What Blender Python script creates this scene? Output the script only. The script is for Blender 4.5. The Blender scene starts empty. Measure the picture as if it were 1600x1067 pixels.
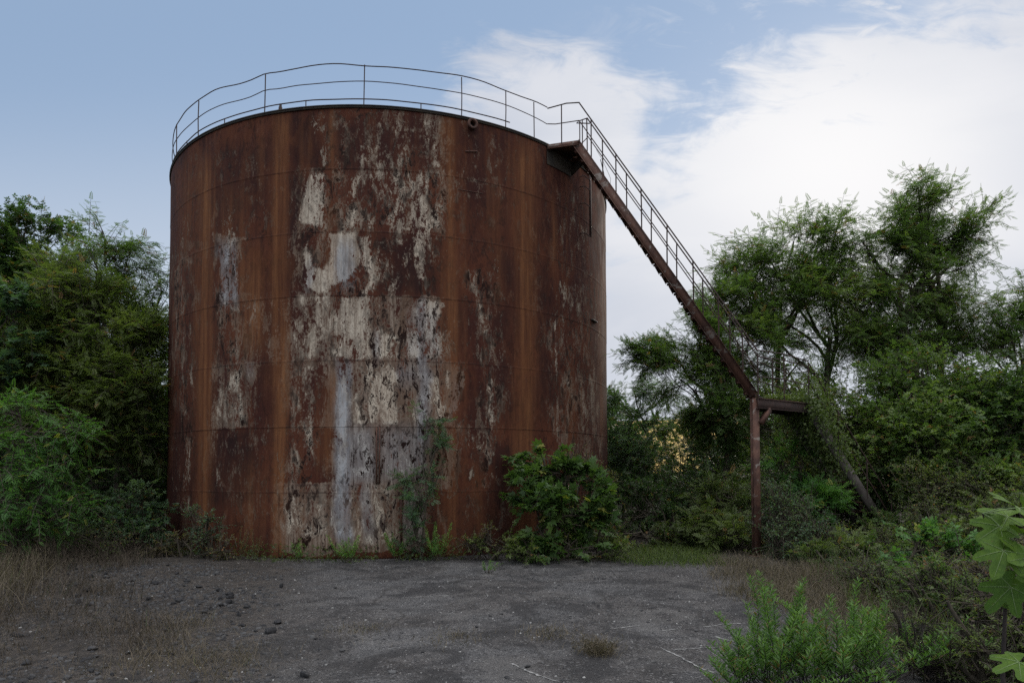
import bpy, math
import numpy as np
from mathutils import Matrix, Vector

# ------------------------------------------------------------------ camera
SC = bpy.context.scene
COL = SC.collection
EYE = 1.92
FPX, CX, CY = 1022.0, 800.0, 700.0          # lens measured on the 1600 px wide photograph
PITCH, ROLL = 0.032, -0.003
cam_d = bpy.data.cameras.new('camera')
cam = bpy.data.objects.new('camera', cam_d)
COL.objects.link(cam)
cam_d.sensor_width = 36.0
cam_d.lens = FPX / 1600 * 36.0
cam_d.shift_y = (CY - 533.5) / 1600
cam_d.clip_start = 0.05
cam_d.clip_end = 3000
CAMR = Matrix.Rotation(math.pi / 2 + PITCH, 3, 'X') @ Matrix.Rotation(ROLL, 3, 'Z')
cam.matrix_world = Matrix.Translation((0, 0, EYE)) @ CAMR.to_4x4()
SC.camera = cam
RM = np.array(CAMR)

# ------------------------------------------------------------------ world, sun, exposure
SC.view_settings.view_transform = 'Standard'
SC.view_settings.look = 'None'
SC.view_settings.gamma = 1
SC.view_settings.exposure = 0.3
SC.cycles.use_denoising = False
SC.cycles.max_bounces = 6
SC.cycles.transparent_max_bounces = 4
SC.cycles.diffuse_bounces = 2
SC.cycles.sample_clamp_indirect = 2.0
SUN_AZ, SUN_EL = math.radians(30), math.radians(22)


class NT:
    """small helper around a node tree"""
    def __init__(s, tree):
        s.t = tree
        s.n = tree.nodes
        s.l = tree.links

    def node(s, kind, **kw):
        n = s.n.new(kind)
        for k, v in kw.items():
            setattr(n, k, v)
        return n

    def put(s, sock, v):
        if isinstance(v, bpy.types.NodeSocket):
            s.l.new(v, sock)
        else:
            sock.default_value = v

    def math(s, op, a, b=0.0, c=0.0, clamp=False):
        n = s.node('ShaderNodeMath', operation=op, use_clamp=clamp)
        s.put(n.inputs[0], a)
        s.put(n.inputs[1], b)
        s.put(n.inputs[2], c)
        return n.outputs[0]

    def ramp(s, v, a, b, smooth=True, lo=0.0, hi=1.0):
        n = s.node('ShaderNodeMapRange', interpolation_type='SMOOTHSTEP' if smooth else 'LINEAR')
        s.put(n.inputs['Value'], v)
        s.put(n.inputs['From Min'], a)
        s.put(n.inputs['From Max'], b)
        s.put(n.inputs['To Min'], lo)
        s.put(n.inputs['To Max'], hi)
        return n.outputs[0]

    def mix(s, f, a, b, mode='MIX'):
        n = s.node('ShaderNodeMix', data_type='RGBA', blend_type=mode)
        s.put(n.inputs[0], f)
        for sock, v in ((n.inputs[6], a), (n.inputs[7], b)):
            s.put(sock, v if isinstance(v, bpy.types.NodeSocket) else (*v, 1) if len(v) == 3 else v)
        return n.outputs[2]

    def noise(s, vec, scale, detail=6, rough=0.55, dist=0.0, out=0):
        n = s.node('ShaderNodeTexNoise')
        if vec is not None:
            s.put(n.inputs['Vector'], vec)
        n.inputs['Scale'].default_value = scale
        n.inputs['Detail'].default_value = detail
        n.inputs['Roughness'].default_value = rough
        n.inputs['Distortion'].default_value = dist
        return n.outputs[out]

    def mapping(s, vec, scale=(1, 1, 1), loc=(0, 0, 0), rot=(0, 0, 0)):
        n = s.node('ShaderNodeMapping')
        s.put(n.inputs['Vector'], vec)
        n.inputs['Scale'].default_value = scale
        n.inputs['Location'].default_value = loc
        n.inputs['Rotation'].default_value = rot
        return n.outputs[0]

    def attr(s, name):
        n = s.node('ShaderNodeAttribute', attribute_name=name)
        return n.outputs['Fac']


world = bpy.data.worlds.new('World')
SC.world = world
world.use_nodes = True
W = NT(world.node_tree)
bg = W.n['Background']
sky = W.node('ShaderNodeTexSky', sky_type='NISHITA', sun_disc=False)
sky.sun_elevation = SUN_EL
sky.sun_rotation = SUN_AZ
sky.altitude = 200
sky.air_density = 1.0
sky.dust_density = 0.6
sky.ozone_density = 2.0
tc = W.node('ShaderNodeTexCoord').outputs['Generated']
sep = W.node('ShaderNodeSeparateXYZ')
W.l.new(tc, sep.inputs[0])
dx, dy, dz = sep.outputs
ady = W.math('MAXIMUM', W.math('ABSOLUTE', dy), 0.12)
u = W.math('DIVIDE', dx, ady)
v = W.math('DIVIDE', dz, ady)
uv = W.node('ShaderNodeCombineXYZ')
W.l.new(u, uv.inputs[0])
W.l.new(v, uv.inputs[1])
uvv = uv.outputs[0]
# the clouds: a ragged bank rising to the right and a wispy head over the tank
wn = W.noise(W.mapping(uvv, (1.0, 1.7, 1), rot=(0, 0, -0.45)), 3.4, 9, 0.58, 0.5)
wf = W.noise(W.mapping(uvv, (1.0, 2.6, 1), rot=(0, 0, -0.9)), 7.0, 8, 0.62, 0.9)
n1 = W.math('MULTIPLY_ADD', wn, 0.6, -0.30)
n2 = W.math('MULTIPLY_ADD', wf, 0.50, -0.25)
nn = W.math('ADD', n1, n2)
# bank: below the line through (1020,205) and (1400,0)
line = W.math('SUBTRACT', W.math('MULTIPLY_ADD', u, 0.56, 0.392), v)
bank = W.ramp(W.math('ADD', line, nn), -0.09, 0.11)
bank = W.math('MULTIPLY', bank, W.ramp(W.math('ADD', u, nn), -0.22, 0.12))
hu = W.math('DIVIDE', W.math('SUBTRACT', u, 0.075), 0.175)
hv = W.math('DIVIDE', W.math('SUBTRACT', v, 0.44), 0.27)
hr = W.math('SQRT', W.math('ADD', W.math('MULTIPLY', hu, hu), W.math('MULTIPLY', hv, hv)))
head = W.ramp(W.math('ADD', W.math('MULTIPLY', nn, 2.4), W.math('SUBTRACT', 1.0, hr)), -0.10, 0.42)
wisp_n = W.noise(W.mapping(uvv, (1.0, 2.6, 1), rot=(0, 0, -0.75), loc=(3.1, 1.7, 0)), 5.5, 9, 0.6, 0.8)
wisp = W.math('MULTIPLY', W.ramp(wisp_n, 0.48, 0.68), W.ramp(line, -0.42, -0.02))
wisp = W.math('MULTIPLY', W.math('MULTIPLY', wisp, 0.95), W.ramp(u, 0.0, 0.3))
cl = W.math('MAXIMUM', W.math('MAXIMUM', bank, head), wisp)
# brightness inside the cloud: brightest near the hidden sun, greyer low down
gl_u = W.math('SUBTRACT', u, 0.50)
gl_v = W.math('SUBTRACT', v, 0.47)
gl = W.math('SQRT', W.math('ADD', W.math('MULTIPLY', gl_u, gl_u), W.math('MULTIPLY', W.math('MULTIPLY', gl_v, gl_v), 2.2)))
glow = W.ramp(gl, 0.62, 0.0)
soft = W.noise(W.mapping(uvv, (1, 3, 1)), 2.6, 5, 0.5, 0.4)
c_low = W.mix(W.ramp(soft, 0.35, 0.65), (5.7, 6.1, 6.9), (7.0, 7.2, 7.7))
c_cloud = W.mix(glow, c_low, (9.6, 9.5, 9.4))
hazy = W.ramp(v, 0.62, 0.02)
tint = W.mix(hazy, (1.35, 1.35, 1.30), (1.0, 1.02, 1.05))
skyc = W.mix(1.0, sky.outputs[0], tint, 'MULTIPLY')
grad = W.mix(W.ramp(v, 0.72, 0.05), (1.8, 3.3, 5.6), (4.9, 5.9, 7.3))
skyc = W.mix(0.75, skyc, grad)
milk = W.math('MULTIPLY', hazy, 0.8)
skyc = W.mix(W.math('MULTIPLY_ADD', milk, 0.92, 0.27), skyc, (6.0, 6.6, 7.4))
final = W.mix(W.math('MULTIPLY', cl, 0.97), skyc, c_cloud)
final = W.mix(1.0, final, (0.83, 0.83, 0.84), 'MULTIPLY')
# unseen bright cloud added overhead and behind the camera to light ground and tank
over = W.math('MAXIMUM', W.ramp(dz, 0.60, 0.90), W.math('MULTIPLY', W.math('MULTIPLY', W.ramp(dy, -0.02, -0.45), W.ramp(dz, 0.12, 0.5)), 0.34))
on = W.noise(W.mapping(tc, (1, 1, 1)), 2.2, 6, 0.6, 0.5)
final = W.mix(W.math('MULTIPLY', over, W.ramp(on, 0.25, 0.5, lo=0.7, hi=1.0)), final, (17.5, 17.7, 18.2))
W.l.new(final, bg.inputs['Color'])
bg.inputs['Strength'].default_value = 0.1

sun_d = bpy.data.lights.new('sun', 'SUN')
sun_d.energy = 1.0
sun_d.angle = math.radians(14)
sun_d.color = (1.0, 0.9, 0.76)
sun = bpy.data.objects.new('sun', sun_d)
COL.objects.link(sun)
sdir = Vector((math.sin(SUN_AZ) * math.cos(SUN_EL), math.cos(SUN_AZ) * math.cos(SUN_EL), math.sin(SUN_EL)))
sun.rotation_euler = sdir.to_track_quat('Z', 'Y').to_euler()
sun.location = sdir * 60


# ------------------------------------------------------------------ helpers
def at(px, py, Y):
    """world point seen at photo pixel (px, py) that lies Y metres ahead"""
    d = RM @ np.array([(px - CX) / FPX, (CY - py) / FPX, -1.0])
    return np.array([0, 0, EYE]) + d * (Y / d[1])


def on_ground(px, py):
    d = RM @ np.array([(px - CX) / FPX, (CY - py) / FPX, -1.0])
    return np.array([0, 0, EYE]) + d * (-EYE / d[2])


def project(P):
    q = (P - np.array([0, 0, EYE])) @ RM
    return CX + FPX * q[:, 0] / -q[:, 2], CY - FPX * q[:, 1] / -q[:, 2]


def vnoise(x, y, seed=0, oct=4, rough=0.5):
    """smooth fractal value noise, roughly -1..1"""
    r = np.random.default_rng(seed)
    out = np.zeros_like(x, dtype=float)
    a, tot = 1.0, 0.0
    T = r.random((256, 256)) * 2 - 1
    for o in range(oct):
        X = x * 2 ** o + 17.3 * o + 1000
        Y = y * 2 ** o + 5.7 * o + 1000
        xi, yi = np.floor(X).astype(int), np.floor(Y).astype(int)
        fx, fy = X - xi, Y - yi
        fx, fy = fx * fx * (3 - 2 * fx), fy * fy * (3 - 2 * fy)
        g = lambda i, j: T[(xi + i) % 256, (yi + j) % 256]
        out += a * ((g(0, 0) * (1 - fx) + g(1, 0) * fx) * (1 - fy) + (g(0, 1) * (1 - fx) + g(1, 1) * fx) * fy)
        tot += a
        a *= rough
    return out / tot


def nrm(a):
    return a / np.maximum(np.linalg.norm(a, axis=-1, keepdims=True), 1e-9)


class Geo:
    def __init__(s):
        s.V, s.Q, s.T, s.n = [], [], [], 0

    def add(s, V, Q, tint=0.5):
        V = np.asarray(V, float).reshape(-1, 3)
        Q = np.asarray(Q, int)
        s.V.append(V)
        s.Q.append(Q + s.n)
        s.T.append(np.broadcast_to(np.asarray(tint, float), (len(Q),)).copy())
        s.n += len(V)
        return s

    def box(s, c, size, R=None, tint=0.5):
        x, y, z = np.array(size) / 2
        V = np.array([(i * x, j * y, k * z) for i in (-1, 1) for j in (-1, 1) for k in (-1, 1)], float)
        if R is not None:
            V = V @ np.asarray(R).T
        Q = [(0, 1, 3, 2), (4, 6, 7, 5), (0, 4, 5, 1), (2, 3, 7, 6), (0, 2, 6, 4), (1, 5, 7, 3)]
        return s.add(V + np.array(c), Q, tint)

    def beam(s, a, b, w, h, up=(0, 0, 1), tint=0.5):
        """rectangular bar from a to b: w across, h along the up side"""
        a, b = np.array(a, float), np.array(b, float)
        d = b - a
        L = np.linalg.norm(d)
        x = d / L
        y = np.cross(up, x)
        y /= np.linalg.norm(y)
        z = np.cross(x, y)
        return s.box((a + b) / 2, (L, w, h), np.stack([x, y, z], 1), tint)

    def tube(s, pts, rad, sides=6, tint=0.5, cap=True):
        P = np.asarray(pts, float)
        n = len(P)
        r = np.broadcast_to(np.asarray(rad, float), (n,))
        d = np.gradient(P, axis=0)
        d = nrm(d)
        ref = np.array([0.13, 0.21, 0.97]) if abs(d[0, 2]) < 0.85 else np.array([0.97, 0.13, 0.2])
        a = nrm(np.cross(d, ref))
        b = np.cross(d, a)
        th = np.arange(sides) / sides * 2 * np.pi
        ring = P[:, None] + r[:, None, None] * (np.cos(th)[None, :, None] * a[:, None] + np.sin(th)[None, :, None] * b[:, None])
        V = ring.reshape(-1, 3)
        i = np.arange(n - 1)[:, None] * sides
        j = np.arange(sides)[None]
        k = (j + 1) % sides
        Q = np.stack([i + j, i + k, i + sides + k, i + sides + j], -1).reshape(-1, 4)
        s.add(V, Q, tint)
        if cap:
            for base, e in ((0, P[0]), ((n - 1) * sides, P[-1])):
                V2 = np.vstack([V[base:base + sides], [e]])
                m = sides // 2
                s.add(V2, [(q * 2, (q * 2 + 1) % sides, (q * 2 + 2) % sides, sides) for q in range(m)], tint)
        return s

    def leaves(s, pos, dirs, ups, scale, tmpl, tint):
        TV, TQ = tmpl
        x = nrm(dirs)
        y = nrm(np.cross(ups, x))
        z = np.cross(x, y)
        sc = np.broadcast_to(np.asarray(scale, float), (len(pos),))[:, None, None]
        V = pos[:, None] + sc * (TV[None, :, 0:1] * x[:, None] + TV[None, :, 1:2] * y[:, None] + TV[None, :, 2:3] * z[:, None])
        Q = TQ[None] + (np.arange(len(pos)) * len(TV))[:, None, None]
        t = np.repeat(np.broadcast_to(tint, (len(pos),)), len(TQ))
        return s.add(V.reshape(-1, 3), Q.reshape(-1, 4), t)

    def build(s, name, mat, parent=None, origin=None, smooth=False, attrs=None):
        V = np.concatenate(s.V)
        Q = np.concatenate(s.Q)
        T = np.concatenate(s.T)
        o0 = np.zeros(3)
        if parent is None and origin is not None:
            o0 = np.array(origin, float)
        if parent is not None:
            q = parent
            while q is not None:
                o0 = o0 + np.array(q.location)
                q = q.parent
        V = V - o0
        me = bpy.data.meshes.new(name)
        me.vertices.add(len(V))
        me.vertices.foreach_set('co', V.astype(np.float32).ravel())
        me.loops.add(len(Q) * 4)
        me.loops.foreach_set('vertex_index', Q.astype(np.int32).ravel())
        me.polygons.add(len(Q))
        me.polygons.foreach_set('loop_start', np.arange(len(Q), dtype=np.int32) * 4)
        me.update(calc_edges=True)
        at_ = me.attributes.new('tint', 'FLOAT', 'FACE')
        at_.data.foreach_set('value', T.astype(np.float32))
        for k, val in (attrs or {}).items():
            a = me.attributes.new(k, 'FLOAT', 'POINT')
            a.data.foreach_set('value', np.asarray(val, np.float32))
        if smooth:
            me.polygons.foreach_set('use_smooth', np.ones(len(Q), bool))
        me.materials.append(mat)
        o = bpy.data.objects.new(name, me)
        COL.objects.link(o)
        if parent is not None:
            o.parent = parent
        else:
            o.location = o0
        return o


def tag(o, label=None, cat=None, group=None, kind=None):
    for k, val in (('label', label), ('category', cat), ('group', group), ('kind', kind)):
        if val:
            o[k] = val
    return o


def empty(name, loc, label, cat, group=None):
    o = bpy.data.objects.new(name, None)
    COL.objects.link(o)
    o.location = Vector([float(c) for c in loc])
    return tag(o, label, cat, group)


# ------------------------------------------------------------------ materials
def new_mat(name):
    m = bpy.data.materials.new(name)
    m.use_nodes = True
    t = NT(m.node_tree)
    return m, t, t.n['Principled BSDF']


def bump(t, bsdf, h, strength=0.4, dist=0.02):
    b = t.node('ShaderNodeBump')
    b.inputs['Strength'].default_value = strength
    b.inputs['Distance'].default_value = dist
    t.put(b.inputs['Height'], h)
    t.l.new(b.outputs[0], bsdf.inputs['Normal'])


def leaf_mat(name, dark, mid, light, dry=(0.16, 0.11, 0.03), rough=0.5, trans=0.40):
    if mid[1] > mid[0] * 1.1:
        dark, mid, light = ((q[0] * 1.12, q[1] * 1.08, q[2] * 1.0) for q in (dark, mid, light))
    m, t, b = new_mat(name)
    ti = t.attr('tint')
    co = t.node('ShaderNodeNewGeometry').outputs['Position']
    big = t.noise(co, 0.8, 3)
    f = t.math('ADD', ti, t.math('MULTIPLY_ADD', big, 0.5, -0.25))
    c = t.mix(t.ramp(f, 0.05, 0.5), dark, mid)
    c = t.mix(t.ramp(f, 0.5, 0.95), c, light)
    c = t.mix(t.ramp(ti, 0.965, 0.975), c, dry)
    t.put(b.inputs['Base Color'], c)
    b.inputs['Roughness'].default_value = rough
    b.inputs['Specular IOR Level'].default_value = 0.35
    tr = t.node('ShaderNodeBsdfTranslucent')
    c2 = t.mix(1.0, c, (1.5, 1.7, 0.7), 'MULTIPLY')
    t.put(tr.inputs[0], c2)
    ms = t.node('ShaderNodeMixShader')
    ms.inputs[0].default_value = trans
    t.l.new(b.outputs[0], ms.inputs[1])
    t.l.new(tr.outputs[0], ms.inputs[2])
    t.l.new(ms.outputs[0], t.n['Material Output'].inputs[0])
    return m


M = {}
M['locust'] = leaf_mat('locust_leaf', (0.048, 0.092, 0.03), (0.082, 0.14, 0.042), (0.135, 0.19, 0.058), (0.203, 0.121, 0.047))
M['olive'] = leaf_mat('olive_green_leaf', (0.055, 0.085, 0.03), (0.088, 0.125, 0.04), (0.132, 0.17, 0.056), (0.230, 0.135, 0.054))
M['deep'] = leaf_mat('deep_green_leaf', (0.027, 0.057, 0.022), (0.046, 0.089, 0.030), (0.074, 0.121, 0.038))
M['fresh'] = leaf_mat('fresh_green_leaf', (0.054, 0.135, 0.038), (0.081, 0.182, 0.046), (0.135, 0.236, 0.061), (0.270, 0.270, 0.054))
M['blue'] = leaf_mat('blue_green_leaf', (0.047, 0.095, 0.057), (0.074, 0.132, 0.076), (0.108, 0.169, 0.088))
M['fig'] = leaf_mat('fig_leaf', (0.04, 0.082, 0.03), (0.062, 0.115, 0.036), (0.098, 0.155, 0.045), (0.270, 0.270, 0.068), 0.42)
M['figbig'] = leaf_mat('large_fig_leaf', (0.04, 0.085, 0.022), (0.068, 0.13, 0.028), (0.115, 0.19, 0.04), (0.2, 0.2, 0.05), 0.42, 0.35)
M['willow'] = leaf_mat('narrow_leaf', (0.061, 0.135, 0.038), (0.101, 0.216, 0.046), (0.176, 0.311, 0.068), (0.270, 0.189, 0.068))
M['scrub'] = leaf_mat('scrub_leaf', (0.042, 0.068, 0.026), (0.064, 0.095, 0.034), (0.118, 0.145, 0.052), (0.270, 0.149, 0.061))
M['red'] = leaf_mat('reddish_scrub_leaf', (0.095, 0.074, 0.035), (0.115, 0.115, 0.043), (0.162, 0.135, 0.061), (0.297, 0.121, 0.047))
M['straw'] = leaf_mat('dry_grass', (0.070, 0.056, 0.038), (0.12, 0.096, 0.064), (0.21, 0.17, 0.115), (0.07, 0.09, 0.03), 0.8, 0.15)
M['weed'] = leaf_mat('dead_weed', (0.035, 0.028, 0.022), (0.075, 0.058, 0.042), (0.15, 0.115, 0.08), (0.05, 0.08, 0.03), 0.8, 0.1)
M['moss'] = leaf_mat('low_green', (0.045, 0.07, 0.022), (0.07, 0.105, 0.028), (0.11, 0.15, 0.036))


def bark(name, a, b_):
    m, t, b = new_mat(name)
    co = t.node('ShaderNodeTexCoord').outputs['Object']
    n = t.noise(t.mapping(co, (6, 6, 1.2)), 3.0, 8, 0.65)
    c = t.mix(t.ramp(n, 0.3, 0.7), a, b_)
    t.put(b.inputs['Base Color'], c)
    b.inputs['Roughness'].default_value = 0.9
    bump(t, b, n, 0.7, 0.03)
    return m


M['bark'] = bark('brown_bark', (0.03, 0.022, 0.016), (0.10, 0.08, 0.06))
M['stem'] = bark('brown_stem', (0.03, 0.024, 0.016), (0.085, 0.068, 0.045))
M['darkstem'] = bark('dark_stem', (0.012, 0.009, 0.008), (0.04, 0.03, 0.026))


def rust_plain(name, dark, mid, light, scale=4.0, paint=None, pamt=0.55):
    m, t, b = new_mat(name)
    co = t.node('ShaderNodeTexCoord').outputs['Object']
    n = t.noise(co, scale, 9, 0.62, 0.4)
    n2 = t.noise(t.mapping(co, (1, 1, 0.4)), scale * 5, 6, 0.7)
    c = t.mix(t.ramp(n, 0.32, 0.62), dark, mid)
    c = t.mix(t.ramp(n2, 0.5, 0.75), c, light)
    if paint:
        n3 = t.noise(co, scale * 1.7, 9, 0.65, 0.6)
        c = t.mix(t.ramp(n3, pamt, pamt + 0.05), c, paint)
    t.put(b.inputs['Base Color'], c)
    b.inputs['Roughness'].default_value = 0.8
    bump(t, b, n2, 0.35, 0.01)
    return m


M['steel'] = rust_plain('rusted_steel', (0.035, 0.014, 0.010), (0.095, 0.038, 0.022), (0.16, 0.065, 0.034))
M['rail'] = rust_plain('rusted_rail', (0.022, 0.013, 0.011), (0.05, 0.026, 0.02), (0.09, 0.05, 0.035), 8)
M['stringer'] = rust_plain('rusted_stringer', (0.05, 0.021, 0.014), (0.11, 0.048, 0.030), (0.17, 0.09, 0.058), 2.5, (0.20, 0.165, 0.14), 0.56)
M['greybeam'] = rust_plain('weathered_grey_steel', (0.035, 0.026, 0.022), (0.10, 0.085, 0.075), (0.17, 0.15, 0.135), 3)
M['flange_and_shade'] = rust_plain('mossy_rim_and_shade', (0.012, 0.009, 0.007), (0.030, 0.022, 0.014), (0.045, 0.042, 0.020), 3)  # dark mossy rim; also paints the shade under the stair platform


# ------------------------------------------------------------------ the tank
TR = 6.5
TC = np.array([-3.557, 20.662])
TH = 9.936
SEAMS = [8.52, 7.125, 5.72, 4.30, 2.853, 1.427]
PH0 = math.atan2(-TC[1], -TC[0])


def wall_angle(px, z):
    """angle on the tank wall facing the camera where photo column px meets height z"""
    t = np.linspace(PH0 - 1.27, PH0 + 1.27, 4001)
    x, _ = project(np.stack([TC[0] + TR * np.cos(t), TC[1] + TR * np.sin(t), np.full_like(t, z)], 1))
    return float(t[np.argmin(np.abs(x - px))])


def on_wall(ang, z, r=TR):
    return np.array([TC[0] + r * math.cos(ang), TC[1] + r * math.sin(ang), z])


def poly_mask(x, y, pts, soft):
    pts = np.array(pts, float)
    ins = np.zeros(x.shape, bool)
    dist = np.full(x.shape, 1e9)
    for i in range(len(pts)):
        x0, y0 = pts[i]
        x1, y1 = pts[(i + 1) % len(pts)]
        cond = ((y0 > y) != (y1 > y)) & (x < (x1 - x0) * (y - y0) / ((y1 - y0) if y1 != y0 else 1e-9) + x0)
        ins ^= cond
        ex, ey = x1 - x0, y1 - y0
        tt = np.clip(((x - x0) * ex + (y - y0) * ey) / (ex * ex + ey * ey + 1e-9), 0, 1)
        dist = np.minimum(dist, np.hypot(x - x0 - tt * ex, y - y0 - tt * ey))
    sd = np.where(ins, dist, -dist)
    return np.clip(sd / soft * 0.5 + 0.5, 0, 1)


def box_mask(x, y, x0, x1, y0, y1, sx=5, sy=6):
    f = lambda q, a, b, s: np.clip((q - a) / s + 0.5, 0, 1) * np.clip((b - q) / s + 0.5, 0, 1)
    return f(x, x0, x1, sx) * f(y, y0, y1, sy)


def gauss(x, c, w):
    return np.exp(-((x - c) / w) ** 2)


tank = empty('oil_tank', (TC[0], TC[1], 0), 'huge cylindrical steel tank streaked with rust and peeling pale paint', 'tank')

fine = np.linspace(PH0 - 1.25, PH0 + 1.25, 660)
coarse = np.linspace(PH0 + 1.25, PH0 - 1.25 + 2 * math.pi, 60)[1:-1]
ang = np.concatenate([fine, coarse])
zz = np.unique(np.round(np.concatenate([np.linspace(0, TH - 0.02, 390)] + [[s - 0.02, s - 0.008, s + 0.008, s + 0.02] for s in SEAMS]), 4))
A, Z = np.meshgrid(ang, zz, indexing='ij')
arc = (A - PH0) * TR
wob = 0.018 * vnoise(arc * 0.5, Z * 0.45, 3, 3) + 0.004 * vnoise(arc * 1.8, Z * 1.2, 4, 3)
Rr = TR + wob
for i, s in enumerate(SEAMS):
    Rr = Rr - 0.006 * (i % 2 * 2 - 1) * 0.5 * (Z > s)
    Rr = Rr + 0.003 * np.exp(-((Z - s) / 0.014) ** 2)
px, py = project(np.stack([TC[0] + TR * np.cos(A), TC[1] + TR * np.sin(A), Z], -1).reshape(-1, 3))
px, py = px.reshape(A.shape), py.reshape(A.shape)
front = np.cos(A - PH0) > 0.25
# welded repair plate low on the wall
a0, a1 = wall_angle(436, 0.8), wall_angle(625, 0.8)
plate = (A > min(a0, a1)) & (A < max(a0, a1)) & (Z > 0.02) & (Z < 1.60)
Rr = Rr + 0.014 * plate
gx = px + 15 * vnoise(arc * 0.9, Z * 0.8, 11, 4) + 2.5 * vnoise(arc * 6, Z * 4, 12, 3)
gy = py + 10 * vnoise(arc * 1.1, Z * 0.9, 13, 4) + 3 * vnoise(arc * 5, Z * 4, 14, 3)
sx_ = px + 7 * vnoise(arc * 0.4, Z * 0.5, 15, 3) + 1.5 * vnoise(arc * 4, Z * 0.5, 16, 2)

paint = np.zeros_like(A)
blue = np.zeros_like(A)
orange = np.zeros_like(A)
dark = np.zeros_like(A)
up = lambda arr, m, v: np.maximum(arr, m * v)
# large patches of old paint, each where the wall still carries it
for pts, val, soft in (
        ([(470, 292), (480, 272), (507, 268), (508, 357), (500, 362), (470, 352), (465, 345)], 1.0, 4),
        ([(537, 272), (572, 268), (562, 292), (561, 330), (570, 345), (561, 362), (528, 362), (530, 340), (548, 320), (535, 300)], 0.95, 4),
        ([(476, 368), (520, 363), (555, 365), (566, 400), (560, 420), (540, 438), (525, 447), (512, 456), (490, 458), (472, 440), (470, 400)], 1.15, 4),
        ([(350, 335), (362, 332), (370, 365), (376, 390), (372, 474), (342, 475), (345, 400)], 0.92, 5),
        ([(342, 474), (402, 468), (406, 484), (400, 503), (385, 516), (368, 497), (350, 487)], 0.8, 4),
        ([(334, 572), (395, 570), (392, 600), (388, 664), (332, 664), (334, 610)], 0.78, 5),
        ([(527, 566), (548, 566), (550, 600), (548, 664), (546, 756), (524, 756), (526, 660)], 1.0, 5),
        ([(546, 668), (587, 668), (588, 755), (545, 755)], 0.86, 6),
        ([(594, 668), (662, 668), (664, 750), (640, 755), (596, 755)], 0.84, 8),
        ([(437, 758), (525, 757), (625, 757), (625, 850), (560, 860), (525, 838), (470, 842), (437, 845)], 0.78, 3),
        ([(654, 470), (664, 470), (666, 600), (668, 680), (655, 680), (652, 560)], 0.9, 3),
        ([(628, 700), (664, 700), (664, 850), (628, 850)], 0.62, 5)):
    crisp = pts[0] in ((470, 292), (476, 368), (527, 566))
    paint = up(paint, poly_mask(px * 0.6 + gx * 0.4, gy, pts, soft * (1.5 if crisp else 2.6)), val * (0.98 if crisp else 0.86))
for x0, x1, y0, y1, val in (
        (488, 555, 180, 262, 0.42), (545, 690, 186, 262, 0.50), (560, 690, 262, 362, 0.66), (580, 690, 366, 462, 0.47),
        (455, 520, 458, 562, 0.66), (520, 590, 458, 562, 1.0), (585, 700, 466, 562, 0.84), (548, 640, 566, 664, 0.80), (640, 700, 566, 664, 0.72), (552, 582, 366, 462, 1.0), (640, 675, 300, 440, 0.85),
        (452, 497, 568, 755, 0.57), (737, 775, 440, 568, 0.52), (748, 775, 568, 668, 0.55), (722, 782, 668, 748, 0.47),
        (280, 296, 400, 570, 0.50), (272, 306, 570, 670, 0.50), (340, 378, 488, 566, 0.56), (336, 350, 664, 850, 0.46),
        (862, 890, 440, 540, 0.46), (868, 940, 300, 440, 0.24), (862, 945, 470, 560, 0.34), (866, 938, 575, 690, 0.40),
        (280, 300, 300, 400, 0.36), (376, 392, 340, 372, 0.36), (720, 775, 280, 300, 0.44), (755, 790, 400, 450, 0.38),
        (690, 722, 466, 560, 0.33), (590, 720, 760, 800, 0.36), (700, 780, 180, 280, 0.22), (395, 455, 640, 760, 0.26),
        (445, 455, 380, 460, 0.33), (270, 300, 670, 800, 0.40)):
    paint = up(paint, box_mask(gx, gy, x0, x1, y0, y1, 24, 12), val)
paint = up(paint, gauss(px, 868 + 0.03 * (py - 530), 4) * box_mask(px, gy, 850, 885, 500, 602, 5, 14), 0.72)
paint = up(paint, gauss(gx, 765, 7) * box_mask(px, gy, 740, 790, 575, 668, 5, 20), 0.72)
film = np.zeros_like(A)
fxd = 22 * vnoise(arc * 0.8, Z * 1.0, 17, 5, 0.6)
for x0, x1, y0, y1, val in (
        (500, 690, 176, 262, 0.50), (455, 700, 265, 362, 0.58), (455, 580, 366, 462, 0.55), (575, 700, 366, 462, 0.40), (452, 702, 464, 562, 0.72), (520, 700, 464, 562, 0.85), (497, 704, 566, 664, 0.98), (452, 497, 566, 756, 0.62),
        (520, 700, 668, 757, 1.05), (700, 722, 640, 700, 0.5), (437, 664, 758, 862, 0.92), (332, 415, 458, 568, 0.60), (332, 396, 568, 666, 0.75), (338, 380, 370, 470, 0.85),
        (735, 782, 430, 568, 0.56), (735, 782, 568, 760, 0.50), (862, 946, 300, 450, 0.30), (862, 946, 450, 590, 0.42), (866, 940, 590, 720, 0.56), (268, 304, 400, 700, 0.50),
        (395, 455, 470, 568, 0.36), (280, 330, 380, 410, 0.45), (376, 400, 330, 372, 0.4), (715, 780, 280, 310, 0.5), (700, 860, 180, 500, 0.22), (276, 455, 240, 360, 0.25),
        (664, 800, 760, 850, 0.3), (270, 437, 664, 850, 0.28)):
    film = up(film, box_mask(gx + fxd, gy, x0 - 3, x1 + 3, y0 - 4, y1 + 3, 34, 5), val)
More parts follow.
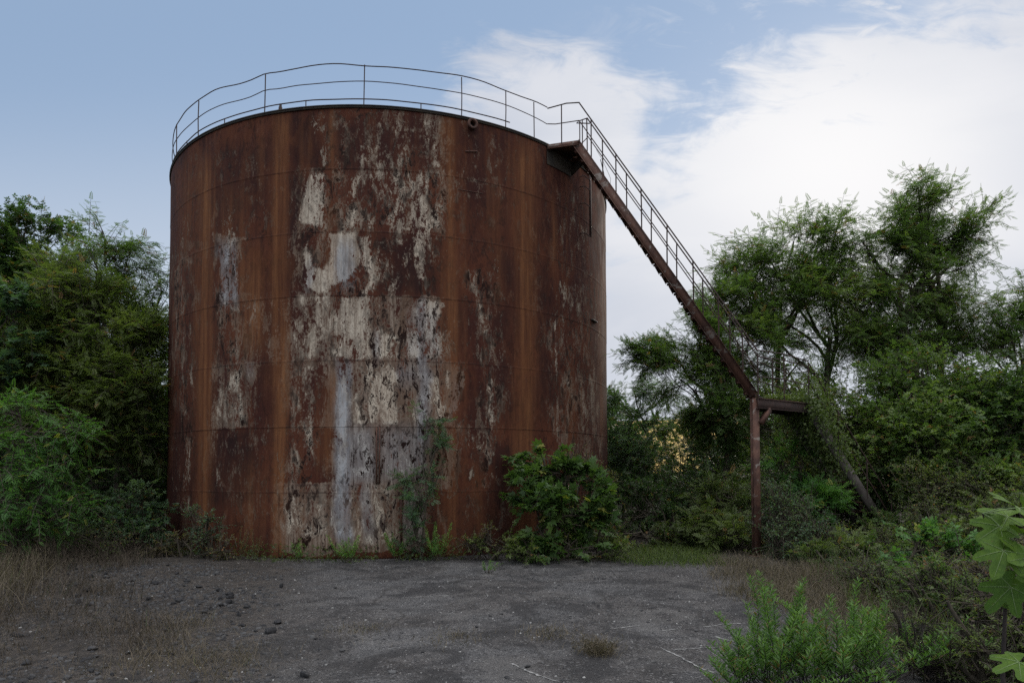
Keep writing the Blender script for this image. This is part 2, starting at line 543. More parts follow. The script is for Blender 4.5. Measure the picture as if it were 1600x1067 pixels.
# dark scabs that broke out of the paint
for pts in ([(508, 372), (530, 376), (522, 398), (533, 408), (520, 420), (506, 412), (496, 396)] and
            [(478, 368), (505, 366), (510, 400), (512, 412), (500, 420), (486, 416), (480, 395)],
            [(342, 488), (352, 488), (368, 498), (380, 500), (386, 520), (392, 550), (372, 545), (362, 520), (348, 530)],
            [(548, 425), (562, 418), (570, 440), (560, 456), (545, 450)],
            [(604, 470), (640, 468), (654, 500), (630, 528), (606, 520), (590, 500)],
            [(545, 705), (560, 695), (572, 712), (566, 730), (550, 728)]):
    paint = paint * (1 - 0.75 * poly_mask(gx, gy, pts, 5))
# bluish wash where the paint is cleanest
for x0, x1, y0, y1, val in ((343, 374, 380, 474, 0.9), (474, 486, 412, 450, 0.9), (518, 548, 378, 450, 0.8), (524, 550, 566, 850, 0.9), (545, 590, 668, 756, 0.6),
                            (594, 664, 668, 750, 0.55), (628, 655, 570, 600, 0.5), (654, 668, 470, 700, 0.8), (282, 292, 225, 255, 0.5), (380, 392, 570, 590, 0.4),
                            (590, 600, 520, 560, 0.5), (640, 690, 480, 560, 0.35), (628, 664, 755, 850, 0.3), (700, 712, 590, 660, 0.3), (566, 584, 757, 840, 0.5)):
    blue = up(blue, box_mask(gx, py, x0, x1, y0, y1, 8, 26), val)
for cx_, cy_, wx, wy, val in ((284, 240, 8, 22, 0.7), (360, 262, 10, 6, 0.8), (540, 213, 15, 15, 0.8), (539, 250, 8, 9, 0.9), (925, 430, 5, 60, 0.4), (778, 455, 6, 40, 0.3)):
    dark = up(dark, gauss(gx, cx_, wx) * gauss(gy, cy_, wy), val)
# runs of orange rust straight down the wall
for c, w, y0, y1, val in ((360, 30, 270, 480, 0.35), (290, 13, 240, 430, 0.4), (480, 10, 180, 300, 0.3), (600, 9, 560, 760, 0.3), (640, 8, 420, 560, 0.3), (775, 12, 250, 500, 0.35), (318, 13, 225, 900, 0.95), (305, 7, 330, 480, 0.5), (437, 13, 150, 900, 0.8), (408, 8, 178, 320, 0.35), (424, 6, 150, 420, 0.3), (519, 9, 150, 300, 0.55),
                          (516, 10, 290, 460, 0.75), (511, 12, 560, 756, 0.85), (703, 15, 150, 900, 0.72), (820, 18, 200, 900, 0.72), (835, 7, 300, 560, 0.4), (396, 26, 362, 570, 0.75), (432, 20, 360, 640, 0.6),
                          (865, 5, 300, 440, 0.4), (400, 16, 560, 600, 0.6), (690, 16, 560, 680, 0.5), (470, 12, 760, 860, 0.3), (390, 30, 700, 860, 0.35), (640, 20, 660, 690, 0.2),
                          (745, 20, 700, 860, 0.3), (893, 20, 560, 720, 0.25), (940, 8, 400, 700, 0.3), (350, 20, 180, 240, 0.2), (553, 16, 756, 860, 0.25), (455, 14, 360, 460, 0.35)):
    fade = np.clip((py - y0) / 50, 0, 1) * np.clip((y1 - py) / 40, 0, 1)
    orange = up(orange, gauss(sx_, c, w) * fade, val)
# scorched and tarry zones
for x0, x1, y0, y1, val in ((445, 473, 270, 440, 0.85), (326, 402, 672, 790, 0.8), (268, 305, 640, 860, 0.55), (330, 345, 480, 660, 0.6), (296, 306, 430, 620, 0.7), (336, 410, 225, 330, 0.4),
                            (455, 500, 180, 265, 0.55), (505, 560, 190, 262, 0.5), (640, 690, 180, 240, 0.3), (765, 800, 380, 660, 0.45), (842, 864, 400, 660, 0.55), (722, 800, 190, 400, 0.3),
                            (770, 810, 690, 860, 0.55), (585, 690, 372, 460, 0.7), (840, 862, 220, 400, 0.35), (668, 800, 770, 900, 0.5), (440, 500, 790, 850, 0.35), (735, 762, 600, 745, 0.6),
                            (500, 512, 470, 560, 0.4), (572, 690, 190, 262, 0.25), (925, 950, 300, 720, 0.25)):
    dark = up(dark, box_mask(gx, gy, x0, x1, y0, y1, 16, 24), val)
dark = np.maximum(dark - 0.5 * orange, 0)
seam = np.zeros_like(A)
for s in SEAMS:
    seam = np.maximum(seam, np.exp(-((Z - s) / 0.016) ** 2))
crs = np.searchsorted(np.array(SEAMS[::-1]), Z)          # course number from the ground
for k, xs in ((6, (486, 688, 850)), (5, (585, 400, 775)), (4, (473, 688, 830)), (3, (584, 380, 745)), (2, (660, 452, 860)), (1, (688, 380, 800)), (0, (664, 780, 380))):
    zc = ([0] + SEAMS[::-1] + [TH])[k] + 0.7
    for x_ in xs:
        ac = wall_angle(x_, zc)
        seam = np.maximum(seam, (crs == k) * np.exp(-((A - ac) * TR / 0.015) ** 2) * 0.9)
edge = np.abs(np.gradient(plate.astype(float), axis=0)) + np.abs(np.gradient(plate.astype(float), axis=1))
seam = np.maximum(seam, np.clip(edge * 1.6, 0, 1))
for arr in (paint, orange, dark, blue, film):
    arr *= np.where(front, 1, 0)
back = ~front
paint = np.where(back, 0.25 + 0.3 * vnoise(arc * 0.4, Z * 0.3, 21, 3), paint)
orange = np.where(back, np.clip(vnoise(arc * 0.9, Z * 0.03, 22, 3) * 1.5, 0, 0.8), orange)
dark = np.where(back, 0.3, dark)

n_a, n_z = A.shape
V = np.stack([TC[0] + Rr * np.cos(A), TC[1] + Rr * np.sin(A), Z], -1).reshape(-1, 3)
i = np.arange(n_a)[:, None]
j = np.arange(n_z - 1)[None]
i2 = (i + 1) % n_a
Q = np.stack([i * n_z + j, i2 * n_z + j, i2 * n_z + j + 1, i * n_z + j + 1], -1).reshape(-1, 4)

m, t, b = new_mat('rusted_painted_shell')
co = t.node('ShaderNodeTexCoord').outputs['Object']
aP, aB, aO, aD, aS = (t.attr(k) for k in ('paint', 'blue', 'orange', 'dark', 'seam'))
nbig = t.noise(t.mapping(co, (1, 1, 0.5)), 0.9, 8, 0.6, 0.3)
nmid = t.noise(t.mapping(co, (1, 1, 0.42)), 3.2, 10, 0.66, 0.7)
nfin = t.noise(t.mapping(co, (1, 1, 0.35)), 13.0, 8, 0.7, 0.3)
nstr = t.noise(t.mapping(co, (1, 1, 0.035)), 7.0, 6, 0.62)
nstr2 = t.noise(t.mapping(co, (1, 1, 0.07), loc=(4, 2, 7)), 22.0, 5, 0.65)
grain = t.noise(co, 60.0, 4, 0.7)
aF = t.attr('film')
flk = t.noise(t.mapping(co, (1, 1, 0.55), loc=(9, 3, 1)), 26.0, 8, 0.75, 0.6)
blot = t.noise(t.mapping(co, (1, 1, 0.45), loc=(2, 8, 5)), 6.5, 12, 0.74, 0.6)
c = t.mix(t.ramp(nbig, 0.36, 0.64), (0.054, 0.0175, 0.0135), (0.106, 0.035, 0.019))
c = t.mix(t.math('MULTIPLY', t.ramp(blot, 0.47, 0.60), 0.55), c, (0.034, 0.0125, 0.0105))
c = t.mix(t.math('MULTIPLY', t.ramp(nmid, 0.50, 0.68), 0.65), c, (0.125, 0.048, 0.025))
c = t.mix(t.math('MULTIPLY', t.ramp(nfin, 0.54, 0.68), 0.5), c, (0.17, 0.085, 0.052))
c = t.mix(t.math('MULTIPLY', t.ramp(nstr, 0.5, 0.68), 0.45), c, (0.135, 0.05, 0.024))
c = t.mix(t.math('MULTIPLY', aD, t.ramp(nmid, 0.3, 0.62, lo=1.0, hi=0.55)), c, (0.017, 0.010, 0.011))
oc = t.mix(t.ramp(nstr, 0.35, 0.65), (0.150, 0.058, 0.024), (0.29, 0.125, 0.05))
oc = t.mix(t.math('MULTIPLY', t.ramp(nfin, 0.48, 0.7), 0.45), oc, (0.085, 0.030, 0.017))
of = t.math('MULTIPLY', aO, t.math('MULTIPLY', t.ramp(nstr2, 0.35, 0.65, lo=0.6, hi=1.0), t.ramp(nbig, 0.35, 0.62, lo=1.0, hi=0.62)))
# worn film of old paint, brown and streaky
nn_ = t.math('ADD', t.math('MULTIPLY', nmid, 0.30), t.math('ADD', t.math('MULTIPLY', blot, 0.40), t.math('MULTIPLY', flk, 0.30)))
cf = t.math('ADD', aF, t.math('MULTIPLY', t.math('SUBTRACT', nn_, 0.5), 7.0))
film_ = t.math('MULTIPLY', t.ramp(cf, 0.42, 0.72), t.ramp(aF, 0.08, 0.4))
filmc = t.mix(t.ramp(nstr2, 0.32, 0.68), (0.12, 0.077, 0.053), (0.38, 0.305, 0.235))
filmc = t.mix(t.ramp(nstr, 0.38, 0.6), filmc, (0.17, 0.115, 0.08))
filmc = t.mix(t.math('MULTIPLY', t.ramp(flk, 0.52, 0.68), 0.6), filmc, (0.44, 0.375, 0.30))
blf = t.mix(t.ramp(nstr2, 0.3, 0.7), (0.16, 0.17, 0.185), (0.42, 0.445, 0.47))
filmc = t.mix(t.math('MULTIPLY', aB, 0.8), filmc, blf)
c = t.mix(t.math('MULTIPLY', film_, 0.85), c, filmc)
# thicker paint in flakes and sheets
cv = t.math('ADD', aP, t.math('MULTIPLY', t.math('SUBTRACT', nn_, 0.5), 7.0))
cov = t.math('MULTIPLY', t.ramp(cv, 0.64, 0.80), t.ramp(aP, 0.1, 0.32))
cream = t.mix(t.ramp(nmid, 0.35, 0.60), (0.28, 0.22, 0.17), (0.68, 0.585, 0.46))
cream = t.mix(t.math('MULTIPLY', t.ramp(aP, 0.78, 1.0), 0.5), cream, (0.70, 0.62, 0.50))
cream = t.mix(t.math('MULTIPLY', t.ramp(flk, 0.45, 0.62), 0.5), cream, (0.21, 0.155, 0.115))
bl = t.mix(t.ramp(nstr2, 0.3, 0.7), (0.28, 0.30, 0.325), (0.62, 0.65, 0.68))
pc = t.mix(t.math('MULTIPLY', aB, t.ramp(nmid, 0.35, 0.6, lo=0.35, hi=0.95)), cream, bl)
pc = t.mix(t.math('MULTIPLY', t.ramp(nstr2, 0.44, 0.66), 0.5), pc, (0.16, 0.10, 0.065))
pc = t.mix(t.math('MULTIPLY', t.ramp(nstr, 0.48, 0.64), 0.5), pc, (0.15, 0.09, 0.06))
c = t.mix(cov, c, pc)
rim_ = t.math('MULTIPLY', t.math('MULTIPLY', cov, t.math('SUBTRACT', 1.0, cov)), 1.2)
c = t.mix(rim_, c, (0.05, 0.022, 0.015))
# scabs of black rust eating through the paint
scab = t.math('MULTIPLY', t.ramp(t.math('ADD', t.math('MULTIPLY', blot, 0.7), t.math('MULTIPLY', flk, 0.3)), 0.512, 0.55), t.ramp(aF, 0.2, 0.5, lo=0.35, hi=1.0))
scab = t.math('MULTIPLY', scab, t.ramp(aP, 0.8, 1.05, lo=1.0, hi=0.4))
scab = t.math('MULTIPLY', scab, t.ramp(nbig, 0.38, 0.55, lo=0.3, hi=1.0))
c = t.mix(scab, c, (0.017, 0.0075, 0.006))
c = t.mix(t.math('MULTIPLY', of, t.math('SUBTRACT', 1.0, t.math('MULTIPLY', cov, 0.4))), c, oc)
spk = t.math('MULTIPLY', t.ramp(flk, 0.64, 0.70), t.ramp(nbig, 0.4, 0.6, lo=0.15, hi=0.8))
c = t.mix(spk, c, (0.25, 0.175, 0.125))
c = t.mix(t.math('MULTIPLY', aS, t.ramp(nmid, 0.38, 0.55, lo=0.75, hi=0.12)), c, (0.026, 0.012, 0.010))
c = t.mix(t.ramp(grain, 0.3, 0.7, lo=0.0, hi=0.25), c, (0.015, 0.008, 0.006))
t.put(b.inputs['Base Color'], c)
t.put(b.inputs['Roughness'], t.ramp(nmid, 0.3, 0.7, lo=0.75, hi=0.95))
b.inputs['Specular IOR Level'].default_value = 0.12
hh = t.math('ADD', t.math('MULTIPLY', nfin, 0.6), t.math('MULTIPLY', cov, 0.5))
hh = t.math('ADD', hh, t.math('MULTIPLY', aS, 0.6))
bump(t, b, hh, 0.35, 0.012)
M['shell'] = m
g = Geo()
g.add(V, Q)
g.build('shell', m, tank, smooth=True, attrs={k: val.ravel() for k, val in (('paint', paint), ('film', film), ('blue', blue), ('orange', orange), ('dark', dark), ('seam', seam))})


def ring_geo(g, r0, r1, z0, z1, n=180):
    """closed ring of rectangular section"""
    th = np.arange(n) / n * 2 * np.pi
    cs = np.stack([np.cos(th), np.sin(th)], 1)
    V = np.concatenate([np.column_stack([TC + cs * r, np.full(n, z)]) for r, z in ((r0, z0), (r1, z0), (r1, z1), (r0, z1))])
    i = np.arange(n)
    k = (i + 1) % n
    Q = np.concatenate([np.stack([a * n + i, a * n + k, b_ * n + k, b_ * n + i], 1) for a, b_ in ((0, 1), (1, 2), (2, 3), (3, 0))])
    return g.add(V, Q)


ring_geo(Geo(), TR - 0.05, TR + 0.035, TH - 0.02, TH + 0.004).build('rim_flange', M['flange_and_shade'], tank)
g = Geo()
ring_geo(g, TR + 0.012, TR + 0.022, TH - 0.065, TH - 0.02)
g.build('curb_angle', M['flange_and_shade'], tank)
# roof: shallow cone of sectors
g = Geo()
nr, ns = 6, 90
rr = np.linspace(0.05, TR - 0.05, nr)
th = np.arange(ns) / ns * 2 * np.pi
V = np.array([[TC[0] + r * math.cos(a), TC[1] + r * math.sin(a), TH + 0.0 + 0.06 * (TR - r) - 0.012] for r in rr for a in th])
Q = [(r * ns + k, r * ns + (k + 1) % ns, (r + 1) * ns + (k + 1) % ns, (r + 1) * ns + k) for r in range(nr - 1) for k in range(ns)]
g.add(V, Q)
g.build('roof', M['flange_and_shade'], tank)

# railing round the roof edge
RR = TR - 0.03
post_px = [274, 308, 412, 568, 722, 791, 836]
post_a = [wall_angle(x, TH) for x in post_px]
lo = min(post_a)
step = 2 * math.pi / 22
rest = []
a_last = wall_angle(905, TH)
k = max(post_a) + 0.62
first_gap_end = lo + 2 * math.pi - 0.2
while k < first_gap_end:
    rest.append(k)
    k += step
all_posts = [(a, True) for a in post_a] + [(a, False) for a in rest]
railing = Geo
lean = {}
prng = np.random.default_rng(5)
for a, f in all_posts:
    h = 0.93
    top = on_wall(a + prng.uniform(-0.003, 0.003), TH + h, RR + prng.uniform(-0.02, 0.02))
    g = Geo()
    mid = (on_wall(a, TH, RR) + top) / 2 + prng.uniform(-0.008, 0.008, 3)
    g.tube([on_wall(a, TH - 0.01, RR), mid, top], 0.013, 6)
    g.build('railing_post', M['rail'], tank)


def rail_pts(h, a_from, a_to, n=150, sag=0.02, seed=0):
    aa = np.linspace(a_from, a_to, n)
    w = vnoise(aa * 6, aa * 0, seed, 2) * sag
    for px0, d0, wd in ((385, -0.06, 0.09), (412, 0.05, 0.04), (700, -0.02, 0.1)):
        w = w + (h > 0.3) * d0 * np.exp(-((aa - wall_angle(px0, TH)) / wd) ** 2)
    w2 = vnoise(aa * 5, aa * 0 + 9, seed + 1, 2) * 0.03
    return np.stack([TC[0] + (RR + w2) * np.cos(aa), TC[1] + (RR + w2) * np.sin(aa), TH + h + w], 1)


a858 = wall_angle(857, TH)
a797 = wall_angle(797, TH)
lastp = rest[-1]
full_from = a858
full_to = a858 - (2 * math.pi - 0.5)
# order: from the stairs, across the front to the left and round the back
g = Geo()
g.tube(rail_pts(0.93, full_from, full_to, 220, 0.055, 31), 0.012, 5)
g.build('top_rail', M['rail'], tank)
g = Geo()
g.tube(rail_pts(0.54, full_from, full_to, 220, 0.05, 33), 0.010, 5)
g.build('middle_rail', M['rail'], tank)
g = Geo()
g.tube(rail_pts(0.16, a797, full_to, 200, 0.015, 35), 0.013, 5)
for x in (349, 477, 658, 290):
    a = wall_angle(x, TH)
    g.tube([on_wall(a, TH - 0.01, RR), on_wall(a, TH + 0.16, RR)], 0.012, 5)
g.build('low_rail', M['rail'], tank)
g = Geo()
a = wall_angle(437, TH)
g.tube([on_wall(a, TH, RR), on_wall(a, TH + 0.09, RR), on_wall(a, TH + 0.1, RR), on_wall(a, TH + 0.16, RR)], [0.045, 0.04, 0.028, 0.028], 10)
g.build('vent_stub', M['rail'], tank)


def wall_frame(ang_):
    rad = np.array([math.cos(ang_), math.sin(ang_), 0])
    tan = np.array([-math.sin(ang_), math.cos(ang_), 0])
    return rad, tan


# nozzle under the rim
a = wall_angle(736, 9.3)
zc = at(736, 200, 14.8)[2]
rad, tan = wall_frame(a)
c0 = on_wall(a, zc)
g = Geo()
prof = [(0.0, 0.085), (0.10, 0.085), (0.10, 0.125), (0.135, 0.125), (0.135, 0.068), (0.02, 0.066)]
n = 22
V = []
for off, r in prof:
    for k in range(n):
        th_ = 2 * math.pi * k / n
        V.append(c0 + rad * off + r * (math.cos(th_) * tan + math.sin(th_) * np.array([0, 0, 1])))
Q = [(p * n + k, p * n + (k + 1) % n, (p + 1) * n + (k + 1) % n, (p + 1) * n + k) for p in range(len(prof) - 1) for k in range(n)]
g.add(V, Q)
noz = g.build('nozzle', M['steel'], tank)
mb, tb, bb = new_mat('dark_bore')
nb_ = tb.noise(tb.node('ShaderNodeTexCoord').outputs['Object'], 20, 4)
tb.put(bb.inputs['Base Color'], tb.mix(nb_, (0.006, 0.005, 0.005), (0.02, 0.014, 0.012)))
bb.inputs['Roughness'].default_value = 0.9
g = Geo()
g.tube([c0 + rad * 0.0, c0 + rad * 0.025], 0.066, 20)
g.build('bore', mb, noz)


def strip_on_wall(name, x0, x1, ypx, thick, w=0.03, mat='steel', off=0.0):
    """flat bar following the wall between two photo columns at height from ypx"""
    a0_, a1_ = wall_angle(x0, 5), wall_angle(x1, 5)
    n_ = max(3, int(abs(a1_ - a0_) * TR / 0.12))
    g_ = Geo()
    pts = []
    for q in range(n_ + 1):
        aa = a0_ + (a1_ - a0_) * q / n_
        p_ = on_wall(aa, 0)
        yy = ypx if not hasattr(ypx, '__len__') else ypx[0] + (ypx[1] - ypx[0]) * q / n_
        pts.append(on_wall(aa, at(x0, yy, p_[1])[2], TR + off + thick / 2))
    for q in range(n_):
        g_.beam(pts[q], pts[q + 1], thick, w)
    return g_.build(name, M[mat], tank)


strip_on_wall('weld_bracket', 716, 755, (296, 303), 0.008, 0.015)
strip_on_wall('weld_bracket', 727, 746, 237, 0.02, 0.03, 'steel')
strip_on_wall('weld_bracket', 923, 931, (499, 504), 0.07, 0.03, 'greybeam')

# remains of a ladder on the right flank
a = wall_angle(913, 7.5)
rad, tan = wall_frame(a)
yb = on_wall(a, 0)[1]
zt, zb = at(912, 268, yb)[2], at(912, 370, yb)[2]
lad = empty('ladder_remnant', on_wall(a, zb) - np.array([TC[0], TC[1], 0]), None, None)
lad.parent = tank
g = Geo()
o1 = on_wall(a, zt) + rad * 0.14 + tan * 0.10
o2 = on_wall(a, zb) + rad * 0.14 + tan * 0.10
g.beam(o1, o2, 0.05, 0.05, up=tan)
g.build('stile', M['rail'], lad)
for yy in (282, 298, 324, 370):
    z_ = at(912, yy, yb)[2]
    g = Geo()
    e = on_wall(a, z_) + rad * 0.14 + tan * 0.10
    g.tube([e, e - tan * 0.34, e - tan * 0.36 - rad * 0.13], 0.013, 5)
    g.build('rung', M['rail'], lad)

# open channel and bent hook low on the wall
for x in (588.5, 593.5):
    a = wall_angle(x, 2.2)
    rad, tan = wall_frame(a)
    yb = on_wall(a, 0)[1]
    g = Geo()
    g.beam(on_wall(a, at(x, 667, yb)[2], TR + 0.03), on_wall(a, at(x, 755, yb)[2], TR + 0.03), 0.022, 0.06, up=rad)
    g.build('channel_flange', M['steel'], tank)
a = wall_angle(599, 0.9)
rad, tan = wall_frame(a)
yb = on_wall(a, 0)[1]
zt, zb = at(599, 803, yb)[2], at(599, 833, yb)[2]
g = Geo()
g.tube([on_wall(a, zb, TR + 0.02), on_wall(a, (zt + zb) / 2, TR + 0.05) - tan * 0.04, on_wall(a, zt, TR + 0.05) - tan * 0.035, on_wall(a, zt, TR + 0.05) + tan * 0.05,
        on_wall(a, (zt + zb) / 2, TR + 0.05) + tan * 0.02, on_wall(a, zb, TR + 0.02)], 0.011, 5)
g.build('bent_hook', M['rail'], tank)
for x in (350, 322):
    a = wall_angle(x, 0.5)
# straight crack bars on the repair plate
a = wall_angle(627, 1)
yb = on_wall(a, 0)[1]
rad, tan = wall_frame(a)
g = Geo()
g.beam(on_wall(a, at(627, 762, yb)[2], TR + 0.02), on_wall(a, at(627, 850, yb)[2], TR + 0.02), 0.04, 0.03, up=rad)
g.build('plate_edge_bar', M['steel'], tank)

# ------------------------------------------------------------------ the stairs
UP = np.array([0, 0, 1.0])
P0 = at(905, 219, 15.9)
P0 = at(905, 219, 15.9 * (TH + 0.01 - EYE) / (P0[2] - EYE))
P1 = at(1184, 613, P0[1] - 1.45)
dv = P1 - P0
dh = np.array([dv[0], dv[1], 0])
dh /= np.linalg.norm(dh)
nside = np.array([-dh[1], dh[0], 0])
if nside[1] < 0:
    nside = -nside
SW = 0.77
nn3 = nside * SW
stairs = empty('staircase', (P1[0], P1[1], 0), 'long rusted steel staircase rising from the thicket to the tank roof', 'staircase')
ddir = dv / np.linalg.norm(dv)
nrm_ = np.cross(nside, ddir)
nrm_ = nrm_ if nrm_[2] > 0 else -nrm_


def channel(g, a, b_, depth, side, up, fl=0.06):
    """C-channel: web plate with two flanges turned to the side"""
    a, b_ = np.array(a), np.array(b_)
    d = (b_ - a) / np.linalg.norm(b_ - a)
    s = np.array(side, float)
    u_ = np.array(up, float)
    g.beam(a, b_, 0.010, depth, up=u_)
    for q in (-1, 1):
        off = u_ * q * (depth / 2 - 0.006) + s * (fl / 2 + 0.004)
        g.beam(a + off, b_ + off, fl, 0.012, up=u_)


A0 = on_wall(wall_angle(853, TH), P0[2] - 0.05, TR + 0.05)
B0 = P0 + nn3
w_ = B0[:2] - TC
bq = float(np.dot(w_, -dh[:2]))
B1 = np.append(B0[:2] - dh[:2] * (-bq - math.sqrt(bq * bq - (w_ @ w_ - (TR + 0.03) ** 2))), P0[2] - 0.02)
for off, sgn, nm in ((np.zeros(3), 1, 'near'), (nn3, -1, 'far')):
    g = Geo()
    channel(g, P0 + off - nrm_ * 0.095, P1 + off - nrm_ * 0.095, 0.195, -nside * sgn, nrm_, 0.045)
    g.build('stringer', M['stringer'], stairs)
# treads
nT = 25
for k in range(nT):
    f = (k + 0.6) / nT
    c_ = P0 + dv * f - nrm_ * 0.135 + nn3 / 2
    g = Geo()
    R_ = np.stack([dh, nside, UP], 1)
    g.box(c_, (0.235, SW - 0.03, 0.006), R_)
    for q in (-1, 1):
        g.box(c_ + dh * q * 0.118 - UP * 0.018, (0.006, SW - 0.03, 0.04), R_)
    for q in np.linspace(-0.09, 0.09, 5):
        g.box(c_ + dh * q + UP * 0.007, (0.008, SW - 0.04, 0.008), R_)
    # angle brackets showing under the stringer
    g.box(c_ - nn3 / 2 + nside * 0.03 - UP * 0.045, (0.19, 0.03, 0.05), R_)
    g.box(c_ + nn3 / 2 - nside * 0.03 - UP * 0.045, (0.19, 0.03, 0.05), R_)
    g.build('tread', M['steel'], stairs)
# top platform
plat = Geo()
tA, tB = A0.copy(), B1.copy()
pts = [P0, P0 + nn3, tB, tA]
top = np.array([p for p in pts])
V = np.vstack([top, top - UP * 0.01])
plat.add(V, [(0, 1, 2, 3), (7, 6, 5, 4), (0, 3, 7, 4), (1, 0, 4, 5), (2, 1, 5, 6), (3, 2, 6, 7)])
plat.build('platform', M['steel'], stairs)
for a_, b_ in ((P0, tA), (P0 + nn3, tB), (P0, P0 + nn3)):
    a_ = a_ - UP * 0.062
    b_ = b_ - UP * 0.062
    g = Geo()
    g.beam(a_, b_, 0.012, 0.10)
    side = np.cross(UP, (b_ - a_) / np.linalg.norm(b_ - a_))
    g.beam(a_ - UP * 0.054, b_ - UP * 0.054, 0.07, 0.012)
    g.build('platform_beam', M['stringer'], stairs)
# deep girder under the platform at the tank wall, shade put into its dark colour
def girder_end(w_):
    an = math.atan2(w_[1] - TC[1], w_[0] - TC[0])
    return an


for w_, e_ in ((tB, P0 + nn3),):
    an = girder_end(w_)
    a_ = on_wall(an, P0[2] - 0.14, TR + 0.02)
    out_ = a_ + (e_ - a_) * [1, 1, 0] * 0.92
    low = on_wall(an, P0[2] - 0.50, TR + 0.02)
    d_ = np.cross(UP, nrm(out_ - a_)) * 0.01
    out2 = out_ - UP * 0.06
    V = np.array([a_ - d_, out_ - d_, out2 - d_, low - d_, a_ + d_, out_ + d_, out2 + d_, low + d_])
    Geo().add(V, [(0, 1, 2, 3), (7, 6, 5, 4), (0, 4, 5, 1), (1, 5, 6, 2), (2, 6, 7, 3), (3, 7, 4, 0)]).build('platform_gusset', M['flange_and_shade'], stairs)
g = Geo()
a0_, a1_ = girder_end(tA), girder_end(tB)
V = np.array([on_wall(a0_ + (a1_ - a0_) * q, P0[2] - zz_, TR + 0.03) for q in np.linspace(0, 1, 5) for zz_ in (0.12, 0.52)])
g.add(V, [(2 * q, 2 * q + 2, 2 * q + 3, 2 * q + 1) for q in range(4)])
g.build('shade_bearing_plate', M['flange_and_shade'], stairs)  # dark plate standing for the shade under the platform

# handrails of the flight
RH = 0.93
for off, nm, fr in ((np.zeros(3), 'near', (0.075, 0.225, 0.375, 0.52, 0.665, 0.80, 0.925)), (nn3, 'far', (0.0, 0.10, 0.25, 0.40, 0.55, 0.70, 0.85))):
    for f in fr:
        b_ = P0 + off + dv * f
        g = Geo()
        g.tube([b_ - UP * 0.04, b_ + UP * (RH * 0.5), b_ + UP * RH + dh * prng.uniform(-0.01, 0.01)], 0.016, 6)
        g.build('handrail_post', M['rail'], stairs)
    for h, nm2, r_ in ((RH, 'handrail', 0.016), (RH * 0.52, 'middle_rail', 0.012)):
        g = Geo()
        ks = np.linspace(0, 1, 24)
        P_ = (P0 + off)[None] + dv[None] * ks[:, None] + UP * h
        P_[:, 2] += 0.012 * vnoise(ks * 7, ks * 0, int(h * 100) + len(nm), 2)
        g.tube(P_, r_, 6)
        g.build(nm2, M['rail'], stairs)
# rails over the top platform, joined to the tank railing
near_end_t = on_wall(a858, TH + 0.93, RR)
near_end_m = on_wall(a858, TH + 0.54, RR)
g = Geo()
c880 = P0 * 0.5 + tA * 0.5
g.tube([near_end_t, near_end_t * 0.4 + (P0 + UP * RH) * 0.6 + UP * 0.04, P0 + UP * RH], 0.015, 6)
g.build('handrail', M['rail'], stairs)
g = Geo()
g.tube([near_end_m, near_end_m * 0.75 + (P0 + UP * 0.5) * 0.25 - UP * 0.03, P0 + UP * RH * 0.52], 0.012, 6)
g.build('middle_rail', M['rail'], stairs)
g = Geo()
c_ = P0 * 0.45 + tA * 0.55
g.tube([c_ - UP * 0.03, c_ + UP * (RH + 0.0)], 0.015, 6)
g.build('handrail_post', M['rail'], stairs)
fe = tB * 0.55 + (P0 + nn3) * 0.45
g = Geo()
g.tube([P0 + nn3 + UP * RH, fe + UP * (RH - 0.02), fe - dh * 0.05 + UP * (RH - 0.06), fe + dh * 0.3 + UP * (RH - 0.14)], 0.014, 6)
g.build('handrail', M['rail'], stairs)
g = Geo()
g.tube([P0 + nn3 + UP * 0.42, fe + UP * 0.25, fe + UP * 0.16], 0.012, 6)
g.build('middle_rail', M['rail'], stairs)
for q in (0.15, 0.45):
    g = Geo()
    b_ = fe * (1 - q) + (P0 + nn3) * q
    g.tube([b_ - UP * 0.02, b_ + UP * (RH - 0.03)], 0.014, 6)
    g.build('handrail_post', M['rail'], stairs)
# loose wire hanging from the far rail
g = Geo()
b_ = P0 + nn3 + dv * 0.06
g.tube([b_ + UP * 0.45, b_ + dh * 0.18 + UP * 0.1, b_ + dh * 0.36 - UP * 0.35, b_ + dh * 0.35 - UP * 0.5], 0.005, 4)
g.build('loose_wire', M['rail'], stairs)

# landing, its posts and the overgrown lower flight
LP = at(1264, 627, 15.5)
LP[2] = P1[2] - 0.10
d2 = at(1392, 838, 16.2) - LP
foot2 = LP + d2 * ((LP[2] - 0.0) / -d2[2])
d2 = foot2 - LP
d2h = np.array([d2[0], d2[1], 0]) / np.linalg.norm(d2[:2])
n2 = np.array([-d2h[1], d2h[0], 0]) * SW
lz = P1[2] - 0.11
corner = [P1 * [1, 1, 0] + UP * lz, LP * [1, 1, 0] + UP * lz, (LP + n2) * [1, 1, 0] + UP * lz, (P1 + nn3) * [1, 1, 0] + UP * lz]
g = Geo()
V = np.vstack([np.array(corner), np.array(corner) - UP * 0.012])
g.add(V, [(0, 1, 2, 3), (7, 6, 5, 4), (0, 4, 5, 1), (1, 5, 6, 2), (2, 6, 7, 3), (3, 7, 4, 0)])
g.build('landing', M['steel'], stairs)
for q in range(4):
    a_, b_ = corner[q], corner[(q + 1) % 4]
    g = Geo()
    g.beam(a_ - UP * 0.13, b_ - UP * 0.13, 0.012, 0.22)
    g.beam(a_ - UP * 0.235, b_ - UP * 0.235, 0.08, 0.012)
    g.beam(a_ - UP * 0.025, b_ - UP * 0.025, 0.08, 0.012)
    g.build('landing_beam', M['rail'], stairs)


